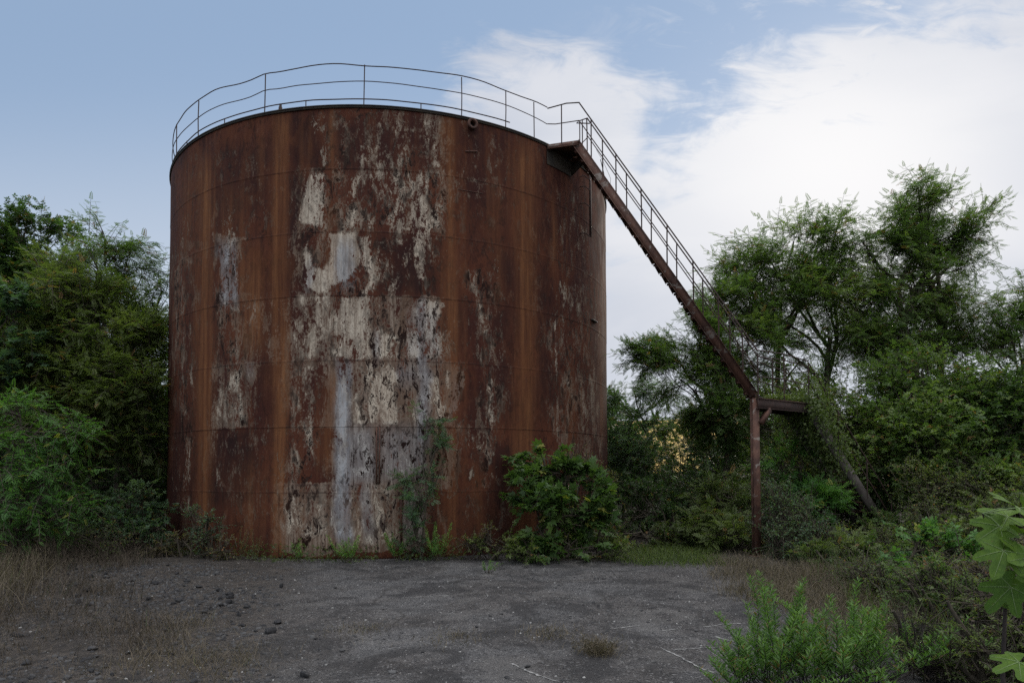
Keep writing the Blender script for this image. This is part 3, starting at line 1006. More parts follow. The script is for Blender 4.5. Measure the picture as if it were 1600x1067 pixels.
def ibeam_post(top_, z0=0.0):
    g = Geo()
    b_ = np.array([top_[0], top_[1], z0])
    e = np.array([top_[0], top_[1], top_[2]])
    x_ = np.array([1.0, 0.1, 0])
    x_ /= np.linalg.norm(x_)
    y_ = np.array([-x_[1], x_[0], 0])
    g.beam(b_, e, 0.11, 0.008, up=x_)
    g.beam(b_ - y_ * 0.06, e - y_ * 0.06, 0.012, 0.15, up=x_)
    g.beam(b_ + y_ * 0.06, e + y_ * 0.06, 0.012, 0.15, up=x_)
    g.box(b_ + UP * 0.008, (0.3, 0.3, 0.016))
    return g.build('support_post', M['stringer'], stairs)


ibeam_post(P1 + np.array([-0.03, 0.12, -0.12]))
g = Geo()
e = (corner[1] - corner[0]) / np.linalg.norm(corner[1] - corner[0])
g.beam(corner[0] + e * 0.09 - UP * 0.56, corner[0] + e * 0.42 - UP * 0.24, 0.10, 0.10)
g.build('knee_brace', M['steel'], stairs)
for off in (np.zeros(3), n2):
    g = Geo()
    channel(g, LP + off - UP * 0.1, foot2 + off, 0.22, n2 / SW, np.cross(n2 / SW, d2 / np.linalg.norm(d2)) * (1 if np.cross(n2, d2)[2] > 0 else -1))
    g.build('stringer', M['greybeam'], stairs)
for k in range(14):
    f = (k + 0.7) / 14
    g = Geo()
    g.box(LP + d2 * f + n2 / 2, (0.23, SW - 0.03, 0.02), np.stack([d2h, n2 / SW, UP], 1))
    g.build('tread', M['steel'], stairs)
for off, fr in ((np.zeros(3), (0.0, 0.33, 0.66, 0.95)), (n2, (0.0, 0.33, 0.66, 0.95))):
    for f in fr:
        b_ = LP + off + d2 * f
        Geo().tube([b_, b_ + UP * 0.95], 0.016, 6).build('handrail_post', M['rail'], stairs)
    for h in (0.95, 0.5):
        Geo().tube([LP + off + UP * h, foot2 + off + UP * h], 0.016, 6).build('handrail', M['rail'], stairs)
for h in (0.98, 0.84, 0.40):
    Geo().tube([P1 + UP * h - UP * 0.05, (P1 + LP) / 2 + UP * (h + 0.02), LP + UP * h], 0.014, 6).build('landing_rail', M['rail'], stairs)
    Geo().tube([P1 + nn3 + UP * h - UP * 0.05, LP + n2 + UP * h], 0.014, 6).build('landing_rail', M['rail'], stairs)
for p_ in ((P1 + LP) / 2, (P1 + nn3 + LP + n2) / 2, P1 + nn3):
    Geo().tube([p_ - UP * 0.1, p_ + UP * 0.98], 0.016, 6).build('handrail_post', M['rail'], stairs)
#VEG

# ------------------------------------------------------------------ ground
def gz(x, y):
    """height of the ground surface"""
    x = np.asarray(x, float)
    y = np.asarray(y, float)
    far = np.clip((np.hypot(x, y - 10) - 25) / 60, 0, 1)
    base = 0.018 * vnoise(x * 0.5, y * 0.5, 41, 3) + 0.008 * vnoise(x * 3, y * 3, 42, 3)
    # loose soil heaped at the edges of the yard
    left = np.clip((-2.6 - x - 0.22 * (y - 6)) / 2.0, 0, 1) * np.clip((15 - y) / 4, 0, 1)
    right = np.clip((x - 4.2) / 3, 0, 1)
    base = base + (0.05 + 0.06 * vnoise(x * 1.1, y * 1.1, 43, 4)) * np.clip(left + right, 0, 1)
    inside = np.hypot(x - TC[0], y - TC[1]) < TR + 0.3
    return np.where(inside, -0.005, base * (1 - far) + 0.5 * far * vnoise(x * 0.02, y * 0.02, 44, 3) - 0.004)


def axis(lo, hi, step, far):
    core = np.arange(lo, hi + step, step)
    out = [core[-1]]
    d = step
    while out[-1] < far:
        d *= 1.12
        out.append(out[-1] + d)
    neg = [core[0]]
    d = step
    while neg[-1] > -far:
        d *= 1.12
        neg.append(neg[-1] - d)
    return np.concatenate([neg[:0:-1], core, out[1:]])


gxs, gys = axis(-9, 9, 0.06, 900), axis(4.5, 15.5, 0.06, 900)
X, Y = np.meshgrid(gxs, gys, indexing='ij')
V = np.stack([X, Y, gz(X, Y)], -1).reshape(-1, 3)
ni, nj = X.shape
i = np.arange(ni - 1)[:, None]
j = np.arange(nj - 1)[None]
Q = np.stack([i * nj + j, (i + 1) * nj + j, (i + 1) * nj + j + 1, i * nj + j + 1], -1).reshape(-1, 4)
m, t, b = new_mat('worn_asphalt_and_soil')
co = t.node('ShaderNodeNewGeometry').outputs['Position']
s3 = t.node('ShaderNodeSeparateXYZ')
t.l.new(co, s3.inputs[0])
n0 = t.noise(co, 0.55, 6, 0.6, 0.5)
n1_ = t.noise(co, 2.3, 9, 0.68, 0.6)
n2_ = t.noise(co, 9.0, 9, 0.75)
n3_ = t.noise(co, 34.0, 6, 0.8)
vo = t.node('ShaderNodeTexVoronoi')
t.put(vo.inputs['Vector'], co)
vo.inputs['Scale'].default_value = 60
vo2 = t.node('ShaderNodeTexVoronoi')
t.put(vo2.inputs['Vector'], co)
vo2.inputs['Scale'].default_value = 22
c = t.mix(t.ramp(n1_, 0.34, 0.62), (0.043, 0.0385, 0.036), (0.096, 0.087, 0.082))
c = t.mix(t.math('MULTIPLY', t.ramp(n0, 0.42, 0.62), 0.6), c, (0.135, 0.132, 0.132))
c = t.mix(t.math('MULTIPLY', t.ramp(n2_, 0.5, 0.68), 0.75), c, (0.036, 0.035, 0.037))
c = t.mix(t.math('MULTIPLY', t.ramp(n2_, 0.46, 0.30), 0.4), c, (0.17, 0.165, 0.16))
c = t.mix(t.math('MULTIPLY', t.ramp(n3_, 0.55, 0.7), 0.6), c, (0.20, 0.197, 0.195))
vs = t.node('ShaderNodeSeparateColor')
t.l.new(vo.outputs['Color'], vs.inputs[0])
c = t.mix(t.math('MULTIPLY', t.ramp(vs.outputs[0], 0.93, 0.95), 0.6), c, (0.30, 0.29, 0.28))
c = t.mix(t.math('MULTIPLY', t.ramp(vs.outputs[1], 0.80, 0.84), 0.7), c, (0.022, 0.021, 0.022))
vc = t.node('ShaderNodeTexVoronoi', feature='DISTANCE_TO_EDGE')
wn_ = t.node('ShaderNodeTexNoise')
t.put(wn_.inputs['Vector'], co)
wn_.inputs['Scale'].default_value = 1.7
wn_.inputs['Detail'].default_value = 6
t.put(vc.inputs['Vector'], t.mix(0.35, co, wn_.outputs['Color'], 'ADD'))
vc.inputs['Scale'].default_value = 0.75
crack = t.math('MULTIPLY', t.ramp(vc.outputs['Distance'], 0.022, 0.004), t.ramp(n1_, 0.40, 0.56))
c = t.mix(t.math('MULTIPLY', crack, 0.55), c, (0.022, 0.019, 0.016))
nl = t.noise(co, 0.9, 5, 0.6, 1.2)
c = t.mix(t.math('MULTIPLY', t.ramp(nl, 0.50, 0.60), 0.7), c, (0.032, 0.030, 0.030))
c = t.mix(t.math('MULTIPLY', t.ramp(nl, 0.44, 0.34), 0.35), c, (0.16, 0.15, 0.14))
wob2 = t.math('MULTIPLY_ADD', n0, 3.0, -1.5)
wob3 = t.math('MULTIPLY_ADD', n1_, 2.4, -1.2)
wsum = t.math('ADD', wob2, wob3)
lx = t.math('SUBTRACT', t.math('MULTIPLY_ADD', s3.outputs[1], -0.30, -0.2), s3.outputs[0])
dl = t.ramp(t.math('ADD', lx, wsum), -0.6, 1.1)
rx_ = t.math('SUBTRACT', s3.outputs[0], 3.9)
dr = t.ramp(t.math('ADD', rx_, wsum), -0.3, 0.9)
db = t.ramp(t.math('ADD', t.math('SUBTRACT', s3.outputs[1], 14.6), wsum), -0.4, 0.8)
soil = t.math('MAXIMUM', t.math('MAXIMUM', dl, dr), db)
sc_ = t.mix(t.ramp(n1_, 0.35, 0.65), (0.022, 0.018, 0.015), (0.066, 0.053, 0.043))
sc_ = t.mix(t.math('MULTIPLY', t.ramp(n2_, 0.48, 0.66), 0.6), sc_, (0.16, 0.13, 0.10))
sc_ = t.mix(t.math('MULTIPLY', t.ramp(vs.outputs[1], 0.72, 0.80), 0.7), sc_, (0.022, 0.018, 0.015))
c = t.mix(t.math('MULTIPLY', soil, 0.85), c, sc_)
t.put(b.inputs['Base Color'], c)
b.inputs['Roughness'].default_value = 0.88
b.inputs['Specular IOR Level'].default_value = 0.3
hh = t.math('ADD', t.math('MULTIPLY', n2_, 1.2), t.math('MULTIPLY', n3_, 0.5))
hh = t.math('SUBTRACT', hh, t.math('MULTIPLY', vo2.outputs['Distance'], 0.5))
bump(t, b, hh, 0.9, 0.035)
tag(Geo().add(V, Q).build('ground', m, smooth=True), kind='structure')

# far hillside of dry grass, its sunlight put into the bright golden colour
hx = np.linspace(-600, 900, 160)
hy = np.linspace(260, 620, 40)
X, Y = np.meshgrid(hx, hy, indexing='ij')
prof_ = np.clip((Y - 260) / 200, 0, 1)
Zh = prof_ ** 0.8 * (36 + 10 * vnoise(X * 0.006, Y * 0.006, 51, 4) - 14 * np.clip((X - 160) / 200, 0, 1)) - 1 + 1.5 * vnoise(X * .05, Y * .05, 52, 3)
V = np.stack([X, Y, Zh], -1).reshape(-1, 3)
ni, nj = X.shape
i = np.arange(ni - 1)[:, None]
j = np.arange(nj - 1)[None]
Q = np.stack([i * nj + j, (i + 1) * nj + j, (i + 1) * nj + j + 1, i * nj + j + 1], -1).reshape(-1, 4)
m, t, b = new_mat('sun_tinted_hillside')
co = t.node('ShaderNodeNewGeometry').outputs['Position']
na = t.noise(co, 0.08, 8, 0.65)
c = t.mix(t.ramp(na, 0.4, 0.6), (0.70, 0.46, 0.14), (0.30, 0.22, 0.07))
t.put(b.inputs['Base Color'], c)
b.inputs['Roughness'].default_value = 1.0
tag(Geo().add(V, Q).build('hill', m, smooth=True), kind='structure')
M['shrub'] = leaf_mat('shrub_leaf', (0.05, 0.11, 0.03), (0.075, 0.155, 0.038), (0.115, 0.21, 0.05), (0.20, 0.14, 0.05), 0.5, 0.35)


# ------------------------------------------------------------------ leaves
def T(rows):
    V, Q = [], []
    for quad in rows:
        k = len(V)
        V += list(quad)
        Q.append((k, k + 1, k + 2, k + 3))
    return np.array(V, float), np.array(Q)


def leaflet(base, d, L, w, dz=-0.03):
    base = np.array(base, float)
    d = np.array(d, float) / np.linalg.norm(d)
    s = np.array([-d[1], d[0], 0])
    return [base, base + d * L * 0.5 + s * w / 2, base + d * L + np.array([0, 0, dz]), base + d * L * 0.5 - s * w / 2]


rows = []
for k in range(6):
    x = 0.14 + 0.155 * k
    for sg in (-1, 1):
        rows.append(leaflet((x, 0, -0.14 * x * x), (0.30, sg, 0), 0.30 - 0.02 * k, 0.125, -0.05))
rows.append(leaflet((1.0, 0, -0.14), (1, 0, 0), 0.22, 0.10, -0.05))
PINN = T(rows)
rows = []
for k in range(4):
    x = 0.2 + 0.2 * k
    for sg in (-1, 1):
        rows.append(leaflet((x, 0, -0.08 * x), (0.5, sg, 0), 0.32, 0.17, -0.05))
rows.append(leaflet((0.95, 0, -0.08), (1, 0, 0), 0.3, 0.16, -0.05))
PINN4 = T(rows)
OV = T([leaflet((0, 0, 0), (1, 0, 0), 1.0, 0.62, -0.12)])
TRI = T([leaflet((0.1, 0, 0), (1, 0, 0), 0.9, 0.5, -0.12), leaflet((0.05, 0, 0), (0.35, 1, 0), 0.75, 0.42, -0.1), leaflet((0.05, 0, 0), (0.35, -1, 0), 0.75, 0.42, -0.1)])
LANCE = T([leaflet((0, 0, 0), (1, 0, 0), 1.0, 0.20, -0.08)])
LOBE = T([leaflet((0.0, 0, 0), (1, 0.0, 0), 1.0, 0.40, -0.14), leaflet((0.0, 0, 0), (0.72, 0.62, 0), 0.88, 0.36, -0.12), leaflet((0.0, 0, 0), (0.72, -0.62, 0), 0.88, 0.36, -0.12),
          leaflet((0.0, 0, 0), (0.15, 1, 0), 0.62, 0.34, -0.08), leaflet((0.0, 0, 0), (0.15, -1, 0), 0.62, 0.34, -0.08)])


def wander(a, b_, n, amp, rng):
    a, b_ = np.array(a, float), np.array(b_, float)
    k = np.linspace(0, 1, n)[:, None]
    P = a + (b_ - a) * k
    L = np.linalg.norm(b_ - a)
    ph = rng.uniform(0, 6.28, 3)
    fr = rng.uniform(2, 5, 3)
    P += amp * L * np.sin(k * fr + ph) * np.sin(k * np.pi) * np.array([1, 1, 0.4])
    return P


def spray_cloud(g, gs, c, r, dens, tmpl, size, rng, twig=0.6, upb=0.35, flat=0.4, tint0=0.5, per=9, hollow=0.45, stems=True, clump=0.46):
    """twigs with leaves filling an uneven ellipsoid: g takes the leaves, gs the twigs"""
    c = np.array(c, float)
    r = np.array(r, float)
    area = math.pi * r[0] * r[2]
    n_leaf = max(30, int(dens * area * 1.9))
    n_tw = max(4, n_leaf // per)
    m_ = max(4, int(n_tw / 26))
    # clusters of twigs
    d = nrm(rng.normal(size=(m_, 3)))
    rad = hollow + (1.02 - hollow) * rng.random(m_) ** 0.6
    rad *= 1 + 0.22 * rng.normal(size=m_) * 0.6
    sub = c + d * r * rad[:, None]
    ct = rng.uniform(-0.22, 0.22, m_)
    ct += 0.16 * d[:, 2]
    w_ = rng.random(m_) + 0.35
    idx = rng.choice(m_, n_tw, p=w_ / w_.sum())
    off = rng.normal(size=(n_tw, 3)) * r * clump * 0.5
    p0 = sub[idx] + off
    out = nrm((p0 - c) / r)
    td = nrm(out * 0.75 + rng.normal(size=(n_tw, 3)) * 0.55 + np.array([0, 0, upb]))
    tl = twig * rng.uniform(0.55, 1.25, n_tw)
    k = (np.arange(per) + 0.6) / per
    kk = k[None, :, None]
    droop = np.array([0, 0, -1.0]) * (tl[:, None, None] * 0.28) * kk ** 2
    pos = p0[:, None] + td[:, None] * tl[:, None, None] * kk + droop
    side = nrm(np.cross(td, np.array([0, 0, 1.0]) + rng.normal(size=(n_tw, 3)) * 0.25))
    sg = np.where(np.arange(per) % 2 == 0, 1, -1)[None, :, None]
    ld = nrm(td[:, None] * 0.55 + side[:, None] * sg * 0.95 + rng.normal(size=(n_tw, per, 3)) * 0.28 + np.array([0, 0, -0.22]))
    ld[:, -1] = nrm(td + rng.normal(size=(n_tw, 3)) * 0.2)
    up_ = np.array([0, 0, 1.0]) + rng.normal(size=(n_tw, per, 3)) * flat
    sz = size * rng.uniform(0.7, 1.15, (n_tw, per))
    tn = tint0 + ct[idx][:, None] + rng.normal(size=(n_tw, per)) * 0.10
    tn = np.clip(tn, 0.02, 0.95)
    tn = np.where(rng.random((n_tw, per)) < 0.03, 1.0, tn)
    pos = pos.reshape(-1, 3)
    ok = pos[:, 2] > 0.04
    ok &= np.hypot(pos[:, 0] - TC[0], pos[:, 1] - TC[1]) > TR + 0.10
    g.leaves(pos[ok], ld.reshape(-1, 3)[ok], up_.reshape(-1, 3)[ok], sz.ravel()[ok], tmpl, tn.ravel()[ok])
    if stems and gs is not None:
        sel = np.arange(n_tw)[:: max(1, n_tw // 160)]
        for q in sel:
            e = p0[q] + td[q] * tl[q] - np.array([0, 0, tl[q] * 0.25])
            if np.hypot(*(e[:2] - TC)) > TR + 0.1:
                gs.tube([p0[q] - td[q] * 0.2, p0[q] + td[q] * tl[q] * 0.5, e], [0.008, 0.006, 0.003], 3, cap=False)
    return sub


LEAF = {
    'locust': (PINN, 0.20), 'pinn4': (PINN4, 0.2), 'oval': (OV, 0.085), 'tri': (TRI, 0.085), 'lobe': (LOBE, 0.17), 'small': (OV, 0.055), 'lance': (LANCE, 0.10), 'ivy': (OV, 0.07)}


def world_clump(cl):
    px_, py_, Y_, rx, rz = cl[:5]
    return at(px_, py_, Y_), (rx * Y_ / FPX, max(rx, rz) * Y_ / FPX * (cl[5] if len(cl) > 5 else 0.8), rz * Y_ / FPX)


def tree(name, label, cat, base, clumps, mat, leaf, dens, seed, trunk_r=0.12, group=None, twig=0.6, bark_='bark', trunk_top=None, upb=0.35, tint0=0.5, hollow=0.45,
         ivy=None, nstem=1, flat=0.4, size=None, per=9, parts=('crown', 'trunk'), clump=0.46):
    rng = np.random.default_rng(seed)
    tmpl, sz = LEAF[leaf]
    sz = size or sz
    bx, by = base
    root = empty(name, (bx, by, 0), label, cat, group)
    g, gs = Geo(), Geo()
    W_ = [world_clump(c) for c in clumps]
    cen = np.array([w[0] for w in W_])
    tops = cen[:, 2].max()
    tt = trunk_top if trunk_top is not None else (cen[:, 0].mean() * 0.6 + bx * 0.4, cen[:, 1].mean(), max(0.5, tops * 0.62))
    trunks = []
    for k in range(nstem):
        o_ = np.array([rng.uniform(-0.5, 0.5), rng.uniform(-0.3, 0.3), 0]) * (nstem > 1) * (0.4 + trunk_r * 3)
        P = wander((bx + o_[0], by + o_[1], -0.08), np.array(tt) + o_ * 2.5 + [0, 0, rng.uniform(-0.3, 0.3)], 12, 0.04, rng)
        gs.tube(P, np.linspace(trunk_r, trunk_r * 0.5, 12), 8)
        trunks.append(P)
    for (c, r) in W_:
        P = trunks[rng.integers(nstem)]
        # leave the trunk below the clump
        cand = P[np.argmin(np.abs(P[:, 2] - (c[2] - 0.6 * np.hypot(*(P[-1, :2] - c[:2])) - 0.5)))]
        L = wander(cand, c + np.array([0, 0, r[2] * 0.3]), 9, 0.07, rng)
        gs.tube(L, np.linspace(trunk_r * 0.45, 0.018, 9), 5)
        sub = spray_cloud(g, gs, c, r, dens, tmpl, sz, rng, twig, upb, flat, tint0, per, hollow, clump=clump)
        for q in sub[:: max(1, len(sub) // 7)]:
            if np.hypot(*(q[:2] - TC)) > TR + 0.15:
                st_ = L[rng.integers(4, 8)]
                gs.tube(wander(st_, q, 5, 0.08, rng), np.linspace(0.024, 0.008, 5), 4, cap=False)
    if ivy:
        n_, rad_ = ivy
        for P in trunks:
            k = rng.random(n_) * (len(P) - 1.001)
            i0 = k.astype(int)
            q = P[i0] + (P[i0 + 1] - P[i0]) * (k - i0)[:, None]
            a_ = rng.uniform(0, 6.283, n_)
            rr_ = rad_ * rng.uniform(0.5, 1.2, n_)
            o_ = np.stack([np.cos(a_), np.sin(a_), rng.normal(size=n_) * 0.2], 1)
            g.leaves(q + o_ * rr_[:, None], nrm(o_ * 0.5 + np.array([0, 0, -0.7]) + rng.normal(size=(n_, 3)) * 0.3), o_ + rng.normal(size=(n_, 3)) * 0.4, 0.085 * rng.uniform(0.7, 1.2, n_), OV, np.clip(rng.normal(0.4, 0.15, n_), 0.02, 0.95))
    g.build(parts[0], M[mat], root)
    gs.build(parts[1], M[bark_], root)
    return root


def bush(label, clumps, mat, leaf, dens, seed, name='bush', cat='bush', group=None, **kw):
    """low plant: base right under its lowest clump"""
    w = [world_clump(c) for c in clumps]
    cx_ = np.mean([q[0][0] for q in w])
    cy_ = np.mean([q[0][1] for q in w])
    d_ = np.hypot(cx_ - TC[0], cy_ - TC[1])
    if d_ < TR + 0.2:
        s_ = (TR + 0.25) / d_
        cx_, cy_ = TC[0] + (cx_ - TC[0]) * s_, TC[1] + (cy_ - TC[1]) * s_
    top = max(q[0][2] for q in w)
    kw.setdefault('trunk_r', 0.03)
    kw.setdefault('nstem', 4)
    kw.setdefault('twig', 0.35)
    kw.setdefault('hollow', 0.2)
    kw.setdefault('bark_', 'stem')
    kw.setdefault('parts', ('foliage', 'stems'))
    return tree(name, label, cat, (cx_, cy_), clumps, mat, leaf, dens, seed, trunk_top=(cx_, cy_, max(0.25, top * 0.7)), group=group, **kw)


# --- trees left of the tank
tree('oak_tree', 'dark dense broad-leaved tree with rounded top at the far left edge', 'tree', (-15.4, 20.5),
     [(40, 366, 20, 56, 30), (8, 425, 20, 60, 60), (78, 425, 20, 38, 40), (40, 480, 20, 75, 60), (-40, 460, 20, 60, 80), (20, 570, 20, 90, 80)], 'deep', 'tri', 850, 101, 0.22, twig=0.45, tint0=0.55, size=0.11)
tree('locust_tree', 'airy feathery tree whose thin pale top stands out against sky left of tank', 'tree', (-11.2, 19.0),
     [(165, 380, 19, 42, 26), (140, 405, 19, 30, 30), (178, 425, 19, 42, 30), (205, 470, 19, 42, 36), (240, 500, 19, 30, 40), (150, 460, 19, 50, 40), (235, 560, 19, 40, 60), (250, 470, 19, 16, 18), (245, 530, 18.6, 24, 40)], 'locust', 'locust', 280, 102, 0.12, tint0=0.55, twig=0.8)
tree('locust_tree', 'olive green feathery tree filling the middle of the left thicket', 'tree', (-10.2, 17.2),
     [(105, 455, 17.2, 60, 40), (50, 500, 17, 62, 45), (160, 505, 17.2, 62, 44), (215, 540, 17.4, 44, 46), (100, 560, 16.8, 80, 48), (180, 600, 17, 70, 50), (60, 620, 16.6, 70, 50), (225, 650, 17.2, 40, 70), (140, 670, 16.8, 80, 55)],
     'olive', 'locust', 520, 103, 0.13, tint0=0.55, flat=0.3)
tree('fig_tree', 'broad-leaved dark tree against the left picture edge', 'tree', (-13.0, 16.0), [(-10, 500, 16, 42, 40), (5, 555, 16, 42, 45), (-30, 600, 16, 60, 60)], 'blue', 'lobe', 200, 104, 0.1, tint0=0.4)
tree('young_locust_tree', 'low bright green feathery sapling in layers at left edge of the yard', 'tree', (-10.3, 13.4),
     [(25, 640, 13.8, 55, 15), (65, 672, 13.6, 52, 14), (15, 690, 13.4, 60, 15), (75, 712, 13.5, 50, 14), (30, 735, 13.3, 66, 14), (85, 752, 13.3, 44, 13), (30, 778, 13.2, 66, 14), (80, 795, 13.1, 45, 13), (15, 822, 12.8, 55, 14)],
     'fresh', 'locust', 560, 105, 0.05, upb=0.0, flat=0.12, twig=0.5, tint0=0.38, nstem=3, size=0.16, clump=0.6)
tree('thicket_tree', 'shadowy tree deep behind the left thicket next to the tank', 'tree', (-12.6, 22.5),
     [(60, 640, 22, 110, 120), (190, 600, 22.5, 80, 110), (150, 720, 21, 120, 90), (235, 700, 21, 50, 100), (0, 740, 20, 90, 80)], 'deep', 'tri', 420, 106, 0.16, tint0=0.35, size=0.13)
tree('thicket_tree', 'low shaded tree between the bright sapling and the tank base', 'tree', (-10.6, 17.6),
     [(140, 760, 17.6, 80, 60), (230, 740, 17.6, 45, 60), (60, 790, 17.4, 70, 50), (170, 815, 17, 90, 35)], 'deep', 'tri', 420, 107, 0.1, tint0=0.4, nstem=3)
bush('rounded blue green bush touching the left foot of the tank', [(215, 790, 15.8, 42, 32), (190, 825, 15.6, 50, 26), (245, 825, 15.4, 30, 26)], 'blue', 'tri', 620, 108)
bush('low dull scrub in front of the left thicket beside the bare soil', [(100, 835, 14.8, 60, 22), (170, 850, 14.6, 60, 18), (40, 845, 14.2, 50, 22)], 'scrub', 'small', 900, 109)

# --- right of the tank
tree('locust_tree', 'rounded dark crown hanging behind the middle of the long stair flight', 'tree', (6.6, 19.4),
     [(1085, 530, 19, 45, 26), (1045, 560, 19, 42, 32), (1110, 575, 19, 60, 45), (1060, 600, 19, 50, 30), (1130, 640, 19.2, 60, 50), (1125, 655, 19, 40, 30), (1150, 500, 19.4, 45, 40), (1110, 480, 19.4, 35, 24), (1170, 560, 19.2, 40, 50)],
     'locust', 'locust', 460, 111, 0.14, tint0=0.5, ivy=(900, 0.25), clump=0.4)
tree('locust_tree', 'wide feathery crown with ivy trunks directly behind the lower landing', 'tree', (9.0, 20.6),
     [(1160, 425, 20.4, 32, 26), (1195, 400, 20.4, 40, 26), (1240, 385, 20.4, 40, 26), (1225, 430, 20.4, 65, 40), (1285, 400, 20.4, 40, 34), (1185, 470, 20, 50, 40), (1260, 480, 20.4, 75, 45), (1310, 455, 20.4, 45, 45),
      (1210, 530, 20.2, 55, 36), (1290, 530, 20.4, 50, 36), (1312, 350, 20.4, 13, 20), (1309, 388, 20.4, 20, 24), (1140, 460, 20.4, 30, 30), (1250, 570, 21, 40, 20), (1345, 500, 21, 35, 50)],
     'locust', 'locust', 310, 112, 0.13, tint0=0.6, twig=0.9, nstem=3, ivy=(1500, 0.22), trunk_top=(9.4, 20.6, 5.8))
tree('locust_tree', 'tallest tree on the right, column of leaves above everything near it', 'tree', (13.2, 20.2),
     [(1436, 303, 20.2, 34, 16), (1445, 335, 20.2, 52, 26), (1410, 350, 20.2, 34, 24), (1462, 375, 20.2, 48, 34), (1420, 395, 20.2, 50, 36), (1390, 375, 20.2, 28, 22), (1460, 435, 20.2, 55, 40), (1415, 455, 20.2, 60, 40), (1480, 500, 20, 50, 45), (1430, 520, 20, 70, 45),
      (1522, 343, 20.2, 24, 10), (1500, 410, 20.2, 24, 26), (1495, 372, 20.2, 20, 16), (1370, 430, 20.2, 40, 40), (1368, 500, 20, 45, 50), (1385, 560, 20, 40, 40), (1345, 380, 20.2, 22, 18)],
     'locust', 'locust', 340, 113, 0.17, tint0=0.58, twig=0.85, nstem=2, ivy=(2500, 0.35), clump=0.4)
tree('locust_tree', 'thin see-through tree leaning in at the right picture edge', 'tree', (15.8, 19.5),
     [(1585, 480, 19.5, 32, 20), (1550, 500, 19.5, 32, 22), (1605, 440, 19.5, 16, 20), (1530, 545, 19.5, 32, 28), (1580, 560, 19.5, 38, 30), (1620, 520, 19.5, 30, 40)], 'locust', 'locust', 320, 114, 0.08, tint0=0.5, twig=0.8)
tree('climber_covered_tree', 'domed mound of dense leaves below the tallest right tree', 'tree', (12.4, 17.8),
     [(1440, 590, 17.6, 62, 40), (1400, 640, 17.4, 70, 50), (1480, 640, 17.4, 70, 55), (1430, 700, 17, 90, 60)], 'locust', 'tri', 720, 115, 0.12, tint0=0.58, hollow=0.55, size=0.10)
tree('climber_covered_tree', 'heavy dark leaf mass at right edge under the see-through tree', 'tree', (14.5, 17.2),
     [(1550, 620, 17.2, 60, 45), (1600, 640, 17, 60, 60), (1540, 690, 16.8, 75, 60), (1610, 730, 16.4, 70, 60)], 'deep', 'tri', 650, 116, 0.12, tint0=0.55, hollow=0.55, size=0.11)
tree('thicket_tree', 'bushy tree filling the space under the stair landing', 'tree', (7.8, 18.4),
     [(1230, 660, 18.2, 60, 45), (1290, 650, 18.6, 60, 50), (1220, 740, 17.8, 70, 50), (1310, 720, 18, 70, 60), (1360, 660, 18.6, 50, 60)], 'olive', 'tri', 560, 117, 0.1, tint0=0.45, nstem=3)
tree('thicket_tree', 'dark tree in the gap between tank and stair post', 'tree', (5.4, 20.4),
     [(990, 745, 20.6, 50, 50), (1085, 765, 20.4, 60, 45), (1140, 730, 20.2, 70, 60), (1020, 800, 19.6, 80, 40), (1120, 790, 19.4, 80, 50)], 'deep', 'tri', 480, 118, 0.1, tint0=0.42, nstem=3)
tree('young_locust_tree', 'light feathery shrub rising right beside the tank flank', 'tree', (3.9, 22.2),
     [(972, 640, 22, 32, 34), (990, 610, 22.4, 26, 18), (985, 680, 22, 32, 40), (960, 700, 21.6, 40, 60), (1040, 612, 24, 22, 9)], 'blue', 'locust', 330, 119, 0.06, tint0=0.6, nstem=3)
bush('leafy bright scrub behind the grass strip right of the tank', [(1000, 835, 16.4, 60, 30), (1070, 840, 16.6, 50, 26), (960, 850, 15.6, 30, 26)], 'scrub', 'tri', 620, 120)
bush('feathery low scrub between tank base and stair post', [(1120, 820, 15.8, 50, 40), (1160, 845, 15, 40, 30), (1150, 780, 16.8, 50, 40)], 'olive', 'pinn4', 330, 121)
bush('blue green bush just right of the rusted stair post', [(1225, 800, 14.6, 42, 34), (1260, 830, 14.2, 52, 34), (1215, 850, 13.9, 40, 26)], 'blue', 'small', 1150, 122)
bush('fern-like bush reaching up toward the leaning grey stair beam', [(1245, 730, 16.6, 34, 30), (1290, 790, 15.6, 34, 26), (1250, 780, 15.6, 40, 30)], 'fresh', 'pinn4', 300, 123, tint0=0.35)
bush('mixed scrub at the foot of the leaning stair beam', [(1330, 848, 14.4, 46, 24), (1385, 868, 13.8, 50, 24), (1310, 870, 13.2, 46, 22)], 'scrub', 'small', 1000, 124)
bush('yellowish sprawling scrub in the middle of the right slope', [(1450, 770, 15.4, 60, 38), (1510, 760, 15.2, 60, 40), (1480, 810, 14.4, 70, 36)], 'scrub', 'small', 1150, 125, tint0=0.68)
bush('broad green bramble mound nearest the right edge mid height', [(1560, 800, 12.6, 70, 45), (1600, 840, 11.6, 60, 50), (1520, 850, 11.8, 60, 34)], 'olive', 'tri', 620, 126)
bush('bramble with large leaves left of the big fig leaves', [(1430, 850, 11.4, 45, 26), (1470, 870, 11, 45, 28), (1420, 890, 10.4, 40, 22)], 'fresh', 'tri', 420, 127, tint0=0.35, size=0.11)
bush('dull leafy scrub in front of the right slope', [(1370, 910, 9.6, 60, 30), (1330, 900, 10.4, 40, 24), (1440, 930, 9.0, 60, 30)], 'scrub', 'small', 1300, 128, size=0.045)
bush('green low scrub filling the lower right corner', [(1560, 960, 6.6, 70, 50), (1500, 1010, 6.2, 60, 45), (1590, 1040, 5.6, 60, 50), (1440, 1040, 6.0, 40, 30)], 'olive', 'tri', 1500, 129, size=0.038, twig=0.18)
